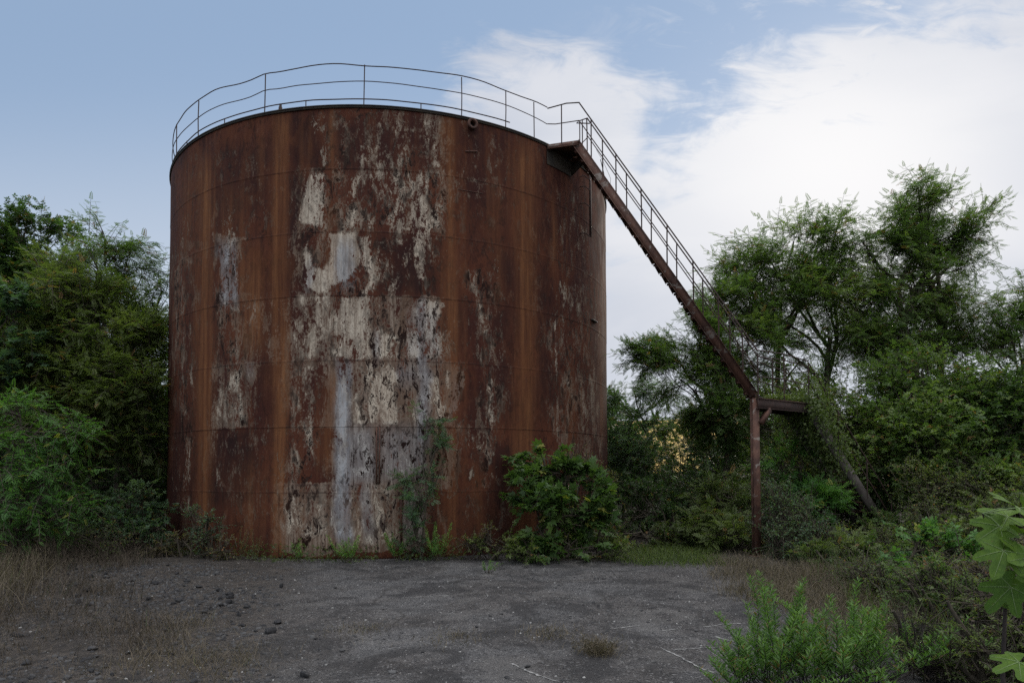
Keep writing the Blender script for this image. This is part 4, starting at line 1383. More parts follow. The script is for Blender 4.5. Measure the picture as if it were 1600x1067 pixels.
bush('scrub with reddish tips behind the corner scrub', [(1500, 920, 8.6, 60, 34), (1560, 900, 8.8, 50, 34), (1600, 880, 9.4, 40, 40)], 'red', 'small', 1500, 130, size=0.042)

bush('leafy green shrub hiding the foot of the leaning stair beam', [(1400, 830, 15.4, 50, 36), (1440, 850, 14.6, 50, 30), (1360, 800, 17.0, 40, 40)], 'locust', 'tri', 620, 401, tint0=0.5)
bush('dark green thicket behind the leaning stair beam', [(1400, 770, 17.6, 60, 44), (1340, 770, 17.8, 50, 44), (1330, 830, 17.2, 60, 30)], 'deep', 'tri', 620, 402, tint0=0.5)
bush('tangle of green leaves left of the yellowish scrub', [(1390, 880, 12.2, 50, 28), (1340, 875, 12.4, 40, 24)], 'locust', 'tri', 680, 403, size=0.07, tint0=0.5)
bush('lush green mound between the brambles and the corner scrub', [(1480, 930, 8.2, 60, 40), (1540, 950, 7.8, 60, 40), (1430, 960, 8.0, 40, 30)], 'locust', 'tri', 1500, 404, size=0.042, twig=0.2, tint0=0.5)
bush('soft green ferny growth covering the slope above the dull leafy scrub', [(1330, 870, 12.4, 50, 24), (1280, 875, 13.0, 40, 22), (1400, 900, 10.6, 50, 24)], 'olive', 'pinn4', 420, 408, tint0=0.55, size=0.14)
bush('light green leafy patch between the yellowish scrub and the dense right edge mass', [(1540, 740, 15.6, 60, 36), (1590, 760, 15.0, 50, 36), (1500, 720, 16.4, 60, 34)], 'locust', 'tri', 680, 409, tint0=0.6)
bush('leafy green edge growth under the big fig leaves', [(1590, 930, 6.0, 60, 60), (1600, 1000, 5.4, 50, 60)], 'olive', 'tri', 2200, 405, size=0.032, twig=0.16)
bush('low green tangle at the bottom right between twigs and corner', [(1470, 1010, 6.4, 50, 34), (1430, 990, 7.0, 40, 26)], 'olive', 'tri', 1700, 406, size=0.036, twig=0.18)
bush('dark leafy growth behind the grass strip next to the post', [(1060, 815, 18, 50, 30), (1110, 850, 16, 34, 18), (1010, 800, 18, 50, 34)], 'deep', 'tri', 620, 407, tint0=0.55)

# --- at the foot of the tank
bush('big glossy fig bush leaning on the right foot of the tank', [(850, 722, 14.5, 32, 24), (835, 760, 14.3, 40, 30), (885, 752, 14.3, 42, 34), (870, 800, 14.0, 62, 36), (915, 790, 14.2, 42, 40), (840, 830, 13.9, 36, 26), (900, 850, 13.7, 48, 24)],
     'fig', 'lobe', 190, 131, name='fig_bush', twig=0.4, tint0=0.55, trunk_r=0.035, nstem=5, per=7, size=0.19)
bush('thin reddish scrub behind the fig bush on the tank flank', [(925, 735, 15.0, 26, 24), (930, 775, 14.9, 30, 34), (890, 715, 14.8, 24, 12)], 'red', 'small', 620, 132)
bush('low leafy plants at the skirts of the fig bush', [(950, 865, 14.0, 38, 16), (780, 850, 13.9, 26, 20), (820, 862, 13.7, 34, 14)], 'olive', 'tri', 480, 133)
bush('slender blue green sapling climbing the pale bottom plate', [(668, 660, 14.0, 16, 16), (678, 700, 14.0, 17, 18), (640, 745, 13.9, 20, 14), (676, 745, 14.0, 18, 18), (660, 780, 13.9, 26, 14), (650, 820, 13.9, 16, 18), (655, 850, 13.9, 22, 12)],
     'blue', 'pinn4', 340, 134, name='young_ailanthus', cat='sapling', nstem=1, trunk_r=0.022, twig=0.3, tint0=0.55, size=0.15)
bush('dark ball of ivy at the left foot of the tank', [(325, 815, 14.35, 24, 20), (322, 842, 14.2, 26, 16)], 'blue', 'ivy', 1300, 135, name='ivy_bush', twig=0.2, size=0.05)
bush('reddish weeds on the soil along the left tank foot', [(285, 848, 14.6, 24, 14), (352, 855, 13.9, 22, 14), (250, 855, 14.8, 26, 16)], 'red', 'small', 900, 136, twig=0.22)
bush('spindly reddish weed in the shade right of the bright shoots', [(735, 850, 13.9, 22, 16), (765, 840, 13.9, 16, 16)], 'red', 'small', 620, 137, twig=0.25)


def shoot_plant(name, label, px_, py_, Y_, h, n, seed, mat='willow', leafL=0.055, spread=0.10, group=None, cat='plant', base=None, dens=34, lo=0.22, smat='stem', sr=0.005):
    rng = np.random.default_rng(seed)
    b0 = at(px_, py_, Y_)
    b0[2] = 0
    root = empty(name, b0, label, cat, group)
    g, gs = Geo(), Geo()
    for k in range(n):
        a_ = rng.uniform(0, 6.283)
        o_ = np.array([math.cos(a_), math.sin(a_), 0]) * spread * math.sqrt(rng.random())
        hh_ = h * rng.uniform(0.55, 1.05) if n < 20 else h * (0.28 + 0.80 * rng.random() ** 1.3)
        tip = b0 + o_ * rng.uniform(0.9, 3.6) + UP * hh_
        tk = rng.normal() * 0.12
        P = wander(b0 + o_ * 0.4, tip, 7, 0.05, rng)
        gs.tube(P, np.linspace(sr, 0.0015, 7), 4, cap=False)
        m_ = int(dens * hh_ / 0.35)
        kk = lo + (1 - lo) * (np.arange(m_) + rng.random(m_)) / m_
        q = kk * 6
        i0 = np.minimum(q.astype(int), 5)
        pos = P[i0] + (P[i0 + 1] - P[i0]) * (q - i0)[:, None]
        an = np.arange(m_) * 2.4 + rng.random()
        o2 = np.stack([np.cos(an), np.sin(an), np.full(m_, 0.9)], 1) + rng.normal(size=(m_, 3)) * 0.2
        g.leaves(pos, o2, np.array([0, 0, 1.0]) + rng.normal(size=(m_, 3)) * 0.5, leafL * (1.15 - 0.5 * kk) * rng.uniform(0.8, 1.2, m_), LANCE, np.where(rng.random(m_) < 0.05 * (1.4 - kk) * 1.5, 1.0, np.clip(0.12 + 0.62 * kk + rng.normal(size=m_) * 0.15 + tk, 0.02, 0.95)))
    g.build('leaves', M[mat], root)
    gs.build('stems', M[smat], root)
    return root


shoot_plant('green_weed', 'pair of small upright green shoots left of the pale bottom plate', 469, 880, 13.75, 0.62, 4, 141, leafL=0.10, spread=0.10, dens=20)
shoot_plant('green_weed', 'bright bushy green shoots in front of the pale bottom plate', 546, 885, 13.6, 0.62, 10, 142, leafL=0.09, spread=0.16)
shoot_plant('green_weed', 'yellow green shoots against the wall left of the sapling', 621, 868, 13.9, 0.60, 8, 143, leafL=0.09, spread=0.12)
shoot_plant('green_weed', 'tall green shoots just right of the sapling stem', 683, 880, 13.8, 0.78, 9, 144, leafL=0.09, spread=0.14)
shoot_plant('green_weed', 'small lone shoots growing on the pavement in front of the tank', 762, 905, 12.2, 0.22, 7, 145, leafL=0.06, spread=0.14, dens=40)
shoot_plant('green_weed', 'thin weedy stalks left of the pair of small shoots', 395, 872, 13.9, 0.62, 6, 146, 'red', 0.06, 0.16)
shoot_plant('green_weed', 'sparse dark stalks in front of the rusty left wall', 372, 868, 14.0, 0.75, 5, 147, 'red', 0.06, 0.14)
shoot_plant('green_weed', 'leafy shoots peeking above dry grass right of the stair post', 1252, 868, 13.2, 0.5, 7, 148, 'fresh', 0.07, 0.2)
# weeds along the wall foot
rng = np.random.default_rng(150)
g = Geo()
n = 2600
a_ = np.linspace(PH0 - 1.05, PH0 + 1.0, n) + rng.normal(size=n) * 0.01
r_ = TR + 0.08 + np.abs(rng.normal(size=n)) * 0.28
keep = vnoise(a_ * 7, a_ * 0, 151, 3) > -0.25
pos = np.stack([TC[0] + r_ * np.cos(a_), TC[1] + r_ * np.sin(a_), rng.random(n) ** 2 * 0.30 + 0.02], 1)[keep]
n = len(pos)
g.leaves(pos, rng.normal(size=(n, 3)) + UP * 0.4, UP + rng.normal(size=(n, 3)) * 0.5, rng.uniform(0.03, 0.07, n), TRI, np.clip(rng.normal(0.5, 0.2, n), 0.02, 0.95))
tag(g.build('wall_foot_weeds', M['scrub']), 'low mixed weeds along the foot of the tank wall', 'weeds', kind='stuff')


# --- vines over the lower stairs
rng = np.random.default_rng(160)
root = empty('ivy_vine', (LP[0], LP[1], 0), 'climbing ivy wrapped round the lower stair flight and landing', 'vine')
g, gs = Geo(), Geo()
for k in range(12):
    f0, f1 = sorted(rng.uniform(0, 0.85, 2))
    o_ = n2 * rng.uniform(-0.1, 1.1)
    P = wander(LP + d2 * f0 + o_ + UP * rng.uniform(-0.2, 0.3), LP + d2 * (f1 + 0.1) + o_ + UP * rng.uniform(-0.3, 0.3), 10, 0.09, rng)
    gs.tube(P, 0.009, 4, cap=False)
n = 5200
f = rng.random(n) ** 1.6 * 0.45
sp = rng.uniform(-0.25, 1.25, n)
pos = LP + d2 * f[:, None] + n2 * sp[:, None] + rng.normal(size=(n, 3)) * [0.16, 0.16, 0.20] - UP * 0.02
g.leaves(pos, rng.normal(size=(n, 3)) * 0.6 - UP * 0.6, rng.normal(size=(n, 3)) + [0, -0.8, 0.8], rng.uniform(0.05, 0.10, n), OV, np.clip(rng.normal(0.4, 0.18, n), 0.02, 0.95))
n = 900
f = rng.random(n)
pos = P1 + (LP - P1) * (0.15 + 0.9 * f[:, None]) + nside * rng.uniform(-0.05, 0.8, n)[:, None] + rng.normal(size=(n, 3)) * [0.05, 0.05, 0.05] - UP * 0.02
pos[:, 2] = P1[2] + np.abs(rng.normal(size=n)) * 0.07 * (0.3 + f) - 0.06
g.leaves(pos, rng.normal(size=(n, 3)), UP + rng.normal(size=(n, 3)) * 0.5, rng.uniform(0.04, 0.08, n), OV, np.clip(rng.normal(0.55, 0.18, n), 0.02, 0.95))
n = 1500
f = rng.random(n)
pos = LP + d2 * (f * 0.4)[:, None] + UP * rng.uniform(0.1, 0.95, n)[:, None] + n2 * rng.choice([0, 1.0], n)[:, None] + rng.normal(size=(n, 3)) * 0.09
g.leaves(pos, rng.normal(size=(n, 3)) - UP * 0.4, UP + rng.normal(size=(n, 3)) * 0.6, rng.uniform(0.05, 0.085, n), OV, np.clip(rng.normal(0.5, 0.18, n), 0.02, 0.95))
g.build('leaves', M['olive'], root)
gs.build('stems', M['bark'], root)

# --- dense wood closing the horizon
rng = np.random.default_rng(170)
g = Geo()
for k in range(74):
    a_ = -1.15 + 2.3 * k / 73
    d_ = rng.uniform(34, 46)
    x, y = d_ * math.sin(a_), d_ * math.cos(a_)
    u_ = x / y
    if 0.15 < u_ < 0.31:
        hgt = 2.6
        d_ *= 1.3
    elif u_ > 0.36:
        hgt = rng.uniform(4.0, 5.6)
    else:
        hgt = rng.uniform(4.5, 7.5)
    spray_cloud(g, None, (x, y, hgt * 0.5), (3.4, 2.4, hgt * 0.52), 34, TRI, 0.42, rng, 1.0, 0.3, 0.5, 0.45, 8, 0.3, False)
tag(g.build('far_wood', M['deep']), 'distant dark wood closing the horizon behind the yard', 'wood', kind='stuff')
bush('sunlit yellow green shrub in the gap under the round crown', [(1040, 708, 26, 30, 14), (1080, 690, 27, 26, 22), (1020, 668, 26, 14, 22), (1050, 668, 26, 12, 18), (1082, 668, 25, 24, 28)], 'scrub', 'tri', 300, 171, tint0=0.8, size=0.13)


# ------------------------------------------------------------------ yard surface details
def blades(n, place, hmin, hmax, w, mat, name, label, cat, seed, lean=0.45, heads=0.0):
    rng = np.random.default_rng(seed)
    P = place(rng, n)
    n = len(P)
    P = np.column_stack([P, gz(P[:, 0], P[:, 1])])
    h = rng.uniform(hmin, hmax, n)
    a_ = rng.uniform(0, 6.283, n)
    dr_ = np.stack([np.cos(a_), np.sin(a_), np.zeros(n)], 1)
    sd = np.stack([-np.sin(a_), np.cos(a_), np.zeros(n)], 1)
    sd = nrm(sd + rng.normal(size=(n, 3)) * [0.7, 0.7, 0])
    ln = lean * rng.uniform(0.1, 1.6, n)
    mid = P + UP * (h * 0.55)[:, None] + dr_ * (h * ln * 0.35)[:, None]
    tip = P + UP * h[:, None] + dr_ * (h * ln)[:, None]
    ww = (w * rng.uniform(0.6, 1.3, n))[:, None]
    V = np.stack([P - sd * ww, P + sd * ww, mid + sd * ww * 0.7, mid - sd * ww * 0.7, tip + sd * ww * 0.25, tip - sd * ww * 0.25], 1).reshape(-1, 3)
    b_ = (np.arange(n) * 6)[:, None]
    Q = np.concatenate([b_ + np.array([0, 1, 2, 3]), b_ + np.array([3, 2, 4, 5])])
    tn = np.clip(rng.normal(0.5, 0.22, n), 0.02, 1.0)
    g = Geo().add(V, Q, np.concatenate([tn, tn]))
    if heads:
        k_ = rng.random(n) < heads
        m_ = int(k_.sum())
        for _ in range(4):
            g.leaves(tip[k_] - UP * rng.uniform(0, 0.3, m_)[:, None] * h[k_][:, None], rng.normal(size=(m_, 3)) + UP * 0.8, rng.normal(size=(m_, 3)), rng.uniform(0.02, 0.05, m_), LANCE, np.clip(rng.normal(0.4, 0.2, m_), 0, 0.95))
    return tag(g.build(name, M[mat]), label, cat, kind='stuff')


def zone(poly, thr=-0.2, sc=1.2, seed=0, power=1.0):
    """random ground points inside an outline given on the photograph's ground plane"""
    P = np.array([on_ground(*p)[:2] for p in poly])

    def f(rng, n):
        lo_, hi_ = P.min(0), P.max(0)
        out = []
        tot = 0
        while tot < n:
            q = rng.uniform(lo_, hi_, (n * 2, 2))
            ins = np.zeros(len(q), bool)
            for i_ in range(len(P)):
                x0, y0 = P[i_]
                x1, y1 = P[(i_ + 1) % len(P)]
                ins ^= ((y0 > q[:, 1]) != (y1 > q[:, 1])) & (q[:, 0] < (x1 - x0) * (q[:, 1] - y0) / (y1 - y0 + 1e-9) + x0)
            v_ = vnoise(q[:, 0] * sc, q[:, 1] * sc, seed, 3)
            ins &= v_ + rng.normal(size=len(q)) * 0.12 > thr
            ins &= np.hypot(q[:, 0] - TC[0], q[:, 1] - TC[1]) > TR + 0.1
            q = q + rng.normal(size=q.shape) * 0.16
            out.append(q[ins])
            tot += ins.sum()
            if len(out) > 25:
                break
        return np.concatenate(out)[:n]
    return f


LEFTZ = [(-60, 880), (130, 862), (240, 880), (150, 905), (215, 940), (262, 985), (270, 1030), (180, 1062), (60, 1072), (-120, 1080)]
blades(5200, zone(LEFTZ, -0.05, 1.3, 61), 0.08, 0.34, 0.0028, 'weed', 'dead_weeds', 'brown dead weeds covering the left foreground soil', 'weeds', 180, 0.8, 0.5)
blades(3000, zone([(-60, 850), (230, 852), (260, 870), (120, 885), (-80, 930)], -0.2, 1.0, 62), 0.12, 0.5, 0.005, 'weed', 'dead_weeds', 'brown dead weeds before the left thicket', 'weeds', 181, 0.6, 0.4)
blades(1500, zone([(-60, 870), (60, 862), (80, 900), (40, 960), (-100, 1000)], -0.3, 1.0, 63), 0.2, 0.6, 0.004, 'straw', 'dry_grass', 'taller dry grass at the left picture edge', 'grass', 182, 0.7, 0.5)
blades(9000, zone([(1110, 882), (1200, 872), (1330, 900), (1420, 940), (1450, 1000), (1330, 1010), (1250, 990), (1200, 950), (1130, 925)], -0.12, 1.1, 64), 0.06, 0.28, 0.003, 'straw', 'dry_grass', 'pale dry grass on the right side of the yard', 'grass', 183, 1.0, 0.2)
blades(5000, zone([(940, 872), (1000, 855), (1110, 862), (1130, 884), (1060, 884), (1000, 882)], -0.4, 1.2, 65), 0.03, 0.16, 0.005, 'moss', 'green_grass', 'bright low green growth behind the yard edge', 'grass', 184, 0.9)
blades(900, zone([(520, 985), (640, 975), (880, 985), (860, 1000), (640, 1003), (530, 1000)], 0.0, 1.6, 66), 0.02, 0.06, 0.003, 'straw', 'dry_grass', 'short dry grass growing in the cracks of the pavement', 'grass', 185, 1.2)
blades(1400, zone([(270, 960), (420, 1000), (380, 1064), (60, 1066), (200, 1040)], 0.08, 1.5, 67), 0.03, 0.16, 0.0025, 'straw', 'dry_grass', 'thin dry tufts beside the left foreground weeds', 'grass', 186, 1.1)
blades(5000, zone([(1200, 872), (1700, 860), (2000, 1100), (1500, 1066), (1350, 960), (1290, 900)], -0.5, 1.0, 68), 0.1, 0.5, 0.005, 'scrub', 'green_grass', 'mixed green grass between the right hand bushes', 'grass', 187, 0.7, 0.3)
blades(420, lambda r, n: r.normal(size=(n, 2)) * [0.09, 0.07] + on_ground(935, 1020)[:2], 0.04, 0.17, 0.0022, 'straw', 'dry_tuft', None, None, 188, 0.9, 0.6)
o = bpy.data.objects['dry_tuft']
del o['kind']
tag(o, 'small yellowish grass tuft standing alone on the pavement', 'grass tuft')

# gravel crumbs
rng = np.random.default_rng(190)
OCT_V = np.array([(1, 0, 0), (0, 1, 0), (-1, 0, 0), (0, -1, 0), (0, 0, 1), (0, 0, -0.6)], float)
OCT_Q = [(0, 1, 4, 4)]


def pebbles(g, P, size, rng, tint, sub=1):
    """angular little stones"""
    n = len(P)
    th = np.arange(6) / 6 * 2 * np.pi
    base = np.concatenate([np.stack([np.cos(th), np.sin(th), np.full(6, -0.35)], 1), np.stack([np.cos(th + 0.4) * 0.85, np.sin(th + 0.4) * 0.85, np.full(6, 0.25)], 1),
                           np.stack([np.cos(th + 0.2) * 0.42, np.sin(th + 0.2) * 0.42, np.full(6, 0.62)], 1)])
    q = [(k, (k + 1) % 6, 6 + (k + 1) % 6, 6 + k) for k in range(6)] + [(6 + k, 6 + (k + 1) % 6, 12 + (k + 1) % 6, 12 + k) for k in range(6)] + [(12, 13, 14, 15), (12, 15, 16, 17)]
    V = base[None] * (1 + rng.normal(size=(n, 18, 1)) * 0.2)
    V = V * (size[:, None, None] * rng.uniform(0.6, 1.2, (n, 1, 3)))
    a_ = rng.uniform(0, 6.283, n)
    ca, sa = np.cos(a_)[:, None], np.sin(a_)[:, None]
    V = np.stack([V[..., 0] * ca - V[..., 1] * sa, V[..., 0] * sa + V[..., 1] * ca, V[..., 2]], -1) + P[:, None]
    Q = np.array(q)[None] + (np.arange(n) * 18)[:, None, None]
    g.add(V.reshape(-1, 3), Q.reshape(-1, 4), np.repeat(tint, len(q)))


m, t, b = new_mat('broken_asphalt')
ti = t.attr('tint')
co = t.node('ShaderNodeTexCoord').outputs['Object']
nz = t.noise(co, 30, 6, 0.7)
c = t.mix(t.ramp(ti, 0.0, 0.7), (0.022, 0.021, 0.022), (0.10, 0.097, 0.095))
c = t.mix(t.ramp(ti, 0.85, 0.97), c, (0.34, 0.33, 0.31))
c = t.mix(t.math('MULTIPLY', t.ramp(nz, 0.5, 0.7), 0.5), c, (0.14, 0.135, 0.13))
t.put(b.inputs['Base Color'], c)
b.inputs['Roughness'].default_value = 0.9
bump(t, b, nz, 0.6, 0.01)
M['stone'] = m
YARD = [(-100, 890), (300, 865), (560, 880), (1130, 884), (1230, 930), (1300, 1066), (1300, 1085), (-100, 1085)]
P = zone(YARD, -0.35, 0.9, 71)(rng, 9000)
P = np.column_stack([P, gz(P[:, 0], P[:, 1])])
sz = 0.006 + 0.012 * rng.random(len(P)) ** 3
g = Geo()
pebbles(g, P, sz, rng, rng.random(len(P)))
P = zone([(-60, 890), (300, 880), (430, 900), (400, 960), (440, 1066), (-100, 1085)], -0.1, 1.3, 72)(rng, 4200)
P = np.column_stack([P, gz(P[:, 0], P[:, 1])])
pebbles(g, P, 0.012 + 0.032 * rng.random(len(P)) ** 3, rng, rng.random(len(P)) * 0.45)
P = zone([(300, 880), (560, 880), (1130, 890), (1230, 1066), (300, 1085)], 0.12, 1.0, 73)(rng, 1300)
P = np.column_stack([P, gz(P[:, 0], P[:, 1])])
pebbles(g, P, 0.010 + 0.022 * rng.random(len(P)) ** 3, rng, rng.random(len(P)) * 0.6)
tag(g.build('gravel', M['stone']), 'loose gravel and crumbs of asphalt on the yard', 'gravel', kind='stuff')


def chunk(px_, py_, rpx, label, seed, tint=0.2, group=None, squash=0.55, mat='stone'):
    rng = np.random.default_rng(seed)
    p_ = on_ground(px_, py_)
    r = rpx * p_[1] / FPX
    th = np.linspace(0, np.pi, 7)[1:-1]
    nn0 = 10
    ph = np.arange(nn0) / nn0 * 2 * np.pi
    V = [(0, 0, 1)] + [(math.sin(a) * math.cos(b_ + a), math.sin(a) * math.sin(b_ + a), math.cos(a)) for a in th for b_ in ph] + [(0, 0, -1)]
    V = np.array(V)
    cut = nrm(rng.normal(size=(9, 3)))
    for c_ in cut:
        d_ = V @ c_
        lim = rng.uniform(0.3, 0.72)
        V = V - np.maximum(d_ - lim, 0)[:, None] * c_
    V *= 1 + rng.normal(size=(len(V), 1)) * 0.03
    V = V * np.array([1.0, rng.uniform(0.6, 0.9), squash]) * r
    a = rng.uniform(0, 3.14)
    V = V @ np.array([[math.cos(a), math.sin(a), 0], [-math.sin(a), math.cos(a), 0], [0, 0, 1]])
    Q = []
    R5 = len(th)
    for k in range(0, nn0, 2):
        Q.append((0, 1 + k, 1 + (k + 1) % nn0, 1 + (k + 2) % nn0))
        Q.append((len(V) - 1, 1 + (R5 - 1) * nn0 + (k + 2) % nn0, 1 + (R5 - 1) * nn0 + (k + 1) % nn0, 1 + (R5 - 1) * nn0 + k))
    for q in range(R5 - 1):
        for k in range(nn0):
            Q.append((1 + q * nn0 + k, 1 + (q + 1) * nn0 + k, 1 + (q + 1) * nn0 + (k + 1) % nn0, 1 + q * nn0 + (k + 1) % nn0))
    zg = float(gz(p_[0], p_[1]))
    pos = np.array([p_[0], p_[1], zg])
    o_ = Geo().add(V + pos + UP * r * squash * 0.45, Q, tint).build('stone', M[mat], origin=pos)
    return tag(o_, label, 'stone', group)


chunk(434, 974, 12, 'single dark rounded lump on open pavement left of centre', 201, 0.05)
chunk(616, 1050, 10, 'yellowish brown flat stone near the bottom edge', 202, 0.75, squash=0.45)
chunk(536, 1017, 8, 'brown lump on the pavement above the flat stone', 203, 0.35)
chunk(825, 1040, 6, 'small black lump low on the pavement right of centre', 204, 0.02)
chunk(473, 1056, 20, 'largest flat dark slab lying at the bottom edge', 205, 0.05, squash=0.35)
chunk(793, 1058, 7, 'tiny dark lump at the bottom edge right of the slabs', 206, 0.1)
rng = np.random.default_rng(210)
grp = 'chunks of broken asphalt scattered left of the tank front'
for k in range(120):
    x = rng.uniform(0, 440)
    y = 893 + 170 * rng.random() ** 1.4 * (1 if x < 340 else 0.6)
    if rng.random() < 0.5:
        x, y = rng.normal(*((330, 50), (200, 40), (150, 70))[k % 3]), rng.normal(*((938, 13), (905, 9), (925, 18))[k % 3])
    chunk(x, min(max(y, 885), 1062), (3.6 + 9 * rng.random() ** 2.4) * (0.55 + 0.45 * (y - 880) / 100 if y < 980 else 1.0), 'dark chunk of broken asphalt among many on the left side of the yard', 220 + k, 0.3 * rng.random() ** 2, grp, rng.uniform(0.45, 0.8))
grp2 = 'small dark lumps scattered over the open pavement'
for k in range(26):
    x, y = rng.uniform(430, 1120), rng.uniform(900, 1064)
    chunk(x, y, rng.uniform(2.2, 5), 'small dark lump among others scattered on the open pavement', 300 + k, rng.uniform(0.0, 0.5), grp2)

# pale lines on the pavement
m, t, b = new_mat('pale_worn_line')
co = t.node('ShaderNodeTexCoord').outputs['Object']
nz = t.noise(co, 14, 7, 0.75)
t.put(b.inputs['Base Color'], t.mix(t.ramp(nz, 0.42, 0.62), (0.30, 0.29, 0.275), (0.10, 0.098, 0.095)))
b.inputs['Roughness'].default_value = 0.9
rng = np.random.default_rng(330)
for pts_ in ([(1031, 1010), (1048, 1018), (1068, 1027), (1090, 1039), (1117, 1049)], [(1050, 1014), (1085, 1012), (1130, 1009)], [(1117, 993), (1135, 998), (1160, 1004)], [(1100, 979), (1130, 975), (1158, 974)],
             [(1035, 983), (1058, 981)], [(955, 981), (1000, 976)], [(800, 1036), (840, 1053), (870, 1062)], [(630, 934), (700, 930)]):
    P = np.array([on_ground(*p)[:2] for p in pts_])
    k = np.linspace(0, len(P) - 1, 22)
    i0 = np.minimum(k.astype(int), len(P) - 2)
    C_ = P[i0] + (P[i0 + 1] - P[i0]) * (k - i0)[:, None] + rng.normal(size=(22, 2)) * 0.006
    d_ = nrm(np.gradient(C_, axis=0))
    n_ = np.stack([-d_[:, 1], d_[:, 0]], 1)
    w_ = 0.013 * rng.uniform(0.25, 1.3, 22)[:, None]
    L_, R_ = C_ + n_ * w_, C_ - n_ * w_
    V = np.concatenate([np.column_stack([L_, gz(L_[:, 0], L_[:, 1]) + 0.006]), np.column_stack([R_, gz(R_[:, 0], R_[:, 1]) + 0.006])])
    Q = [(q, 22 + q, 23 + q, q + 1) for q in range(21)]
    tag(Geo().add(V, Q).build('pavement_line', m), kind='structure')

# --- nearest plants at lower right
for px_, Y_, h_, n_, sp_, lab in (
        (1205, 5.75, 0.90, 60, 0.17, 'tallest bright green upright shrub at the bottom right'),
        (1160, 5.6, 0.50, 34, 0.13, 'low green shrub at the left end of the bottom right group'),
        (1262, 5.7, 0.56, 44, 0.16, 'narrow-leaved green shrub just right of the tallest one'),
        (1312, 5.85, 0.80, 60, 0.19, 'wide narrow-leaved green shrub in the middle of the bottom right group'),
        (1372, 6.0, 0.66, 46, 0.17, 'loose green shrub left of the bare dark twigs'),
        (1425, 6.3, 0.42, 30, 0.16, 'small green shrub mixed with the bare dark twigs')):
    shoot_plant('leafy_shrub', lab, px_, 1070, Y_ - 0.05, h_, int(n_ * 0.6), 340 + px_, 'shrub', 0.092, sp_ * 1.5, cat='shrub', dens=40, lo=0.42, smat='darkstem', sr=0.006)


def bare_twigs(name, label, px_, py_, Y_, h, n, seed, r0=0.006):
    rng = np.random.default_rng(seed)
    b0 = at(px_, py_, Y_)
    b0[2] = 0
    g = Geo()
    for k in range(n):
        a_ = rng.uniform(0, 6.283)
        tip = b0 + np.array([math.cos(a_) * rng.uniform(0.1, 0.45), math.sin(a_) * rng.uniform(0.1, 0.4), h * rng.uniform(0.6, 1)])
        P = wander(b0, tip, 8, 0.1, rng)
        g.tube(P, np.linspace(r0, r0 * 0.35, 8), 4, cap=False)
        for _ in range(6):
            s_ = P[rng.integers(2, 7)]
            e = s_ + rng.normal(size=3) * [0.13, 0.13, 0.09] + UP * 0.08
            g.tube(wander(s_, e, 4, 0.1, rng), [r0 * 0.4, r0 * 0.3, r0 * 0.25, r0 * 0.15], 3, cap=False)
    return tag(g.build(name, M['darkstem'], origin=b0), label, 'dead shrub')


bare_twigs('dead_shrub', 'dark leafless branching twigs in the bottom right foreground', 1445, 1075, 6.0, 0.66, 16, 351, 0.008)
bare_twigs('dead_shrub', 'dark leafless twigs tangled under the green shrubs in the bottom right', 1340, 1090, 5.7, 0.45, 12, 353, 0.006)
bare_twigs('dead_shrub', 'two thin black stalks rising above the upright green shrub', 1207, 1040, 6.5, 1.05, 3, 352, 0.005)

# large fig leaves at the right edge
rng = np.random.default_rng(360)
fb = np.array([2.42, 3.15, 0.0])
root = empty('fig_shrub', fb, 'close fig branch with big lobed light green leaves at right edge', 'fig shrub')
stem = np.array([fb, fb + [-0.06, 0.0, 0.5], fb + [-0.10, -0.02, 0.95], fb + [-0.06, 0.0, 1.3], fb + [-0.12, 0.0, 1.52], fb + [-0.16, 0.0, 1.70]])
Geo().tube(stem, [0.014, 0.012, 0.010, 0.008, 0.006, 0.004], 7).build('stem', M['darkstem'], root)


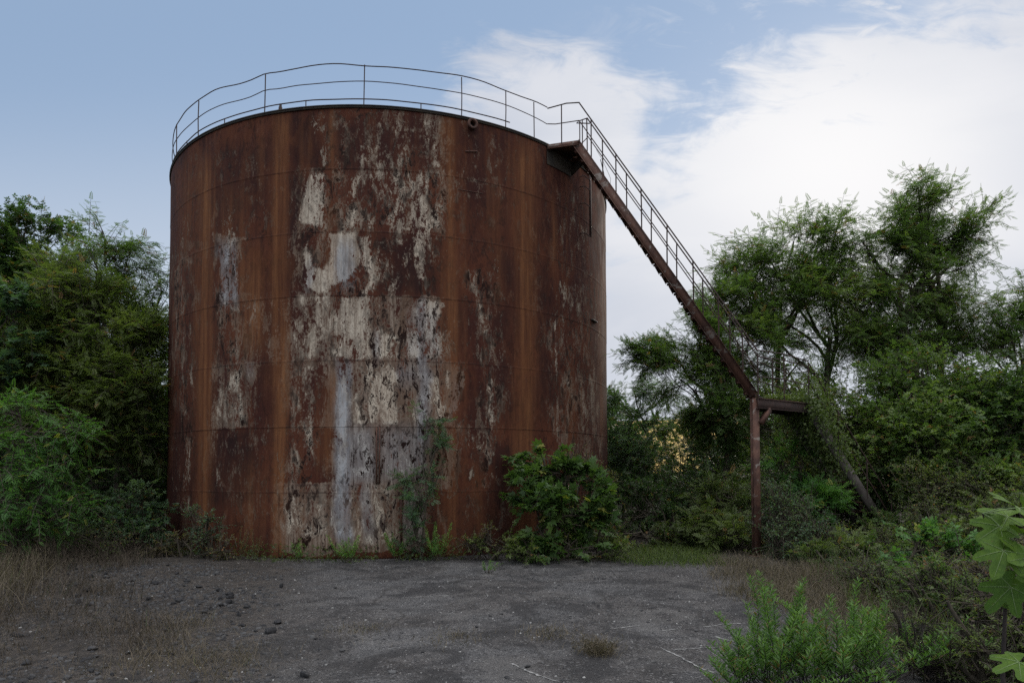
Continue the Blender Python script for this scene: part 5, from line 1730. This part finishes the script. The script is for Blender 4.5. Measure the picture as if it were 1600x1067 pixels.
def fig_leaf(base, direction, up, size, seed, tint):
    """one lobed leaf with a stalk, raised ribs and wavy blade"""
    r = np.random.default_rng(seed)
    lobes = [(0.0, 1.0, 0.42), (0.85, 0.86, 0.40), (-0.85, 0.86, 0.40), (1.75, 0.62, 0.5), (-1.75, 0.62, 0.5)]
    th = np.linspace(-2.75, 2.75, 61)
    rr_ = np.full_like(th, 0.50)
    for c_, L_, w_ in lobes:
        rr_ = np.maximum(rr_, L_ * np.exp(-(np.abs(th - c_) / w_) ** 2.6))
    rr_ *= 1 + 0.03 * np.sin(th * 23 + r.random() * 6)
    rings = np.array([0.0, 0.25, 0.5, 0.75, 1.0])
    V, Q = [], []
    for f in rings:
        x = rr_ * f * np.cos(th)
        y = rr_ * f * np.sin(th)
        z = -0.16 * (x ** 2 + y ** 2) + 0.05 * np.sin(th * 4.4 + 1) * f * f + 0.07 * np.abs(np.sin(th / 0.72 * np.pi / 2)) * f
        V.append(np.stack([x, y, z], 1))
    V = np.concatenate(V)
    m_ = len(th)
    for a in range(len(rings) - 1):
        for k in range(m_ - 1):
            Q.append((a * m_ + k, a * m_ + k + 1, (a + 1) * m_ + k + 1, (a + 1) * m_ + k))
    d = nrm(np.array(direction, float))
    yv = nrm(np.cross(up, d))
    zv = np.cross(d, yv)
    F = np.stack([d, yv, zv], 1)
    base = np.array(base, float)
    lf = Geo().add(V @ F.T * size + base, Q, tint).build('leaf', M['figbig'], root, smooth=True)
    g = Geo()
    for c_, L_, w_ in lobes:
        k = np.linspace(0.02, 0.93, 6)
        x, y = L_ * k * math.cos(c_), L_ * k * math.sin(c_)
        z = -0.16 * (x ** 2 + y ** 2) + 0.05 * math.sin(c_ * 4.4 + 1) * k * k + 0.07 * abs(math.sin(c_ / 0.72 * math.pi / 2)) * k + 0.008
        g.tube(np.stack([x, y, z], 1) @ F.T * size + base, np.linspace(0.0022, 0.0008, 6), 4, cap=False)
    g.build('rib', M['vein'], lf)
    sp = stem[np.argmin(np.abs(stem[:, 2] - base[2] + 0.03))]
    Geo().tube([sp, (sp + base) / 2 + UP * 0.01, base], [0.003, 0.0025, 0.002], 5).build('stalk', M['vein'], root)


m, t, b = new_mat('pale_leaf_rib')
nz = t.noise(t.node('ShaderNodeTexCoord').outputs['Object'], 40, 3)
t.put(b.inputs['Base Color'], t.mix(nz, (0.12, 0.18, 0.06), (0.18, 0.25, 0.09)))
b.inputs['Roughness'].default_value = 0.6
M['vein'] = m
m = leaf_mat('large_fig_blade', (0.030, 0.068, 0.013), (0.060, 0.118, 0.018), (0.105, 0.180, 0.026), (0.2, 0.2, 0.05), 0.6, 0.18)
t = NT(m.node_tree)
b = t.n['Principled BSDF']
b.inputs['Specular IOR Level'].default_value = 0.15
src = b.inputs['Base Color'].links[0].from_socket
co = t.node('ShaderNodeTexCoord').outputs['Object']
n_a, n_b = t.noise(co, 28, 5, 0.7), t.noise(co, 75, 3, 0.6)
cc = t.mix(t.ramp(n_a, 0.35, 0.65, lo=0.0, hi=0.5), src, (0.030, 0.066, 0.018))
cc = t.mix(t.math('MULTIPLY', t.ramp(n_b, 0.66, 0.74), 0.8), cc, (0.12, 0.085, 0.03))
t.put(b.inputs['Base Color'], cc)
bump(t, b, n_b, 0.3, 0.004)
M['figbig'] = m
for (x, y, Yd, dr_, up_, s_, tn) in (
        (1588, 800, 3.05, (-0.75, -0.3, 0.35), (0.2, -0.5, 1), 0.165, 0.75), (1575, 815, 3.15, (-0.95, 0.1, -0.05), (0, -0.5, 1), 0.17, 0.7), (1598, 842, 3.0, (-0.3, -0.6, 0.2), (0.4, -0.7, 0.8), 0.12, 0.8),
        (1562, 830, 3.1, (-0.9, -0.2, -0.42), (-0.3, -0.9, 0.7), 0.16, 0.5), (1568, 868, 3.0, (-0.55, -0.35, -0.75), (-0.6, -1, 0.3), 0.17, 0.55), (1605, 880, 3.0, (-0.7, -0.5, 0.05), (0.1, -1, 0.6), 0.20, 0.62),
        (1580, 925, 3.05, (-0.6, 0.3, -0.8), (-0.8, -0.6, 0.4), 0.18, 0.35), (1612, 925, 3.1, (-0.6, 0.1, -0.5), (0, -1, 0.5), 0.17, 0.4), (1592, 1042, 2.9, (-0.95, -0.1, -0.25), (0.1, -0.4, 1), 0.14, 0.6), (1625, 800, 3.2, (0.3, -0.3, 0.5), (0, -1, 0.6), 0.16, 0.6)):
    fig_leaf(at(x, y - 8, Yd), dr_, up_, s_ * 0.88, int(x + y), min(0.95, tn + 0.15))
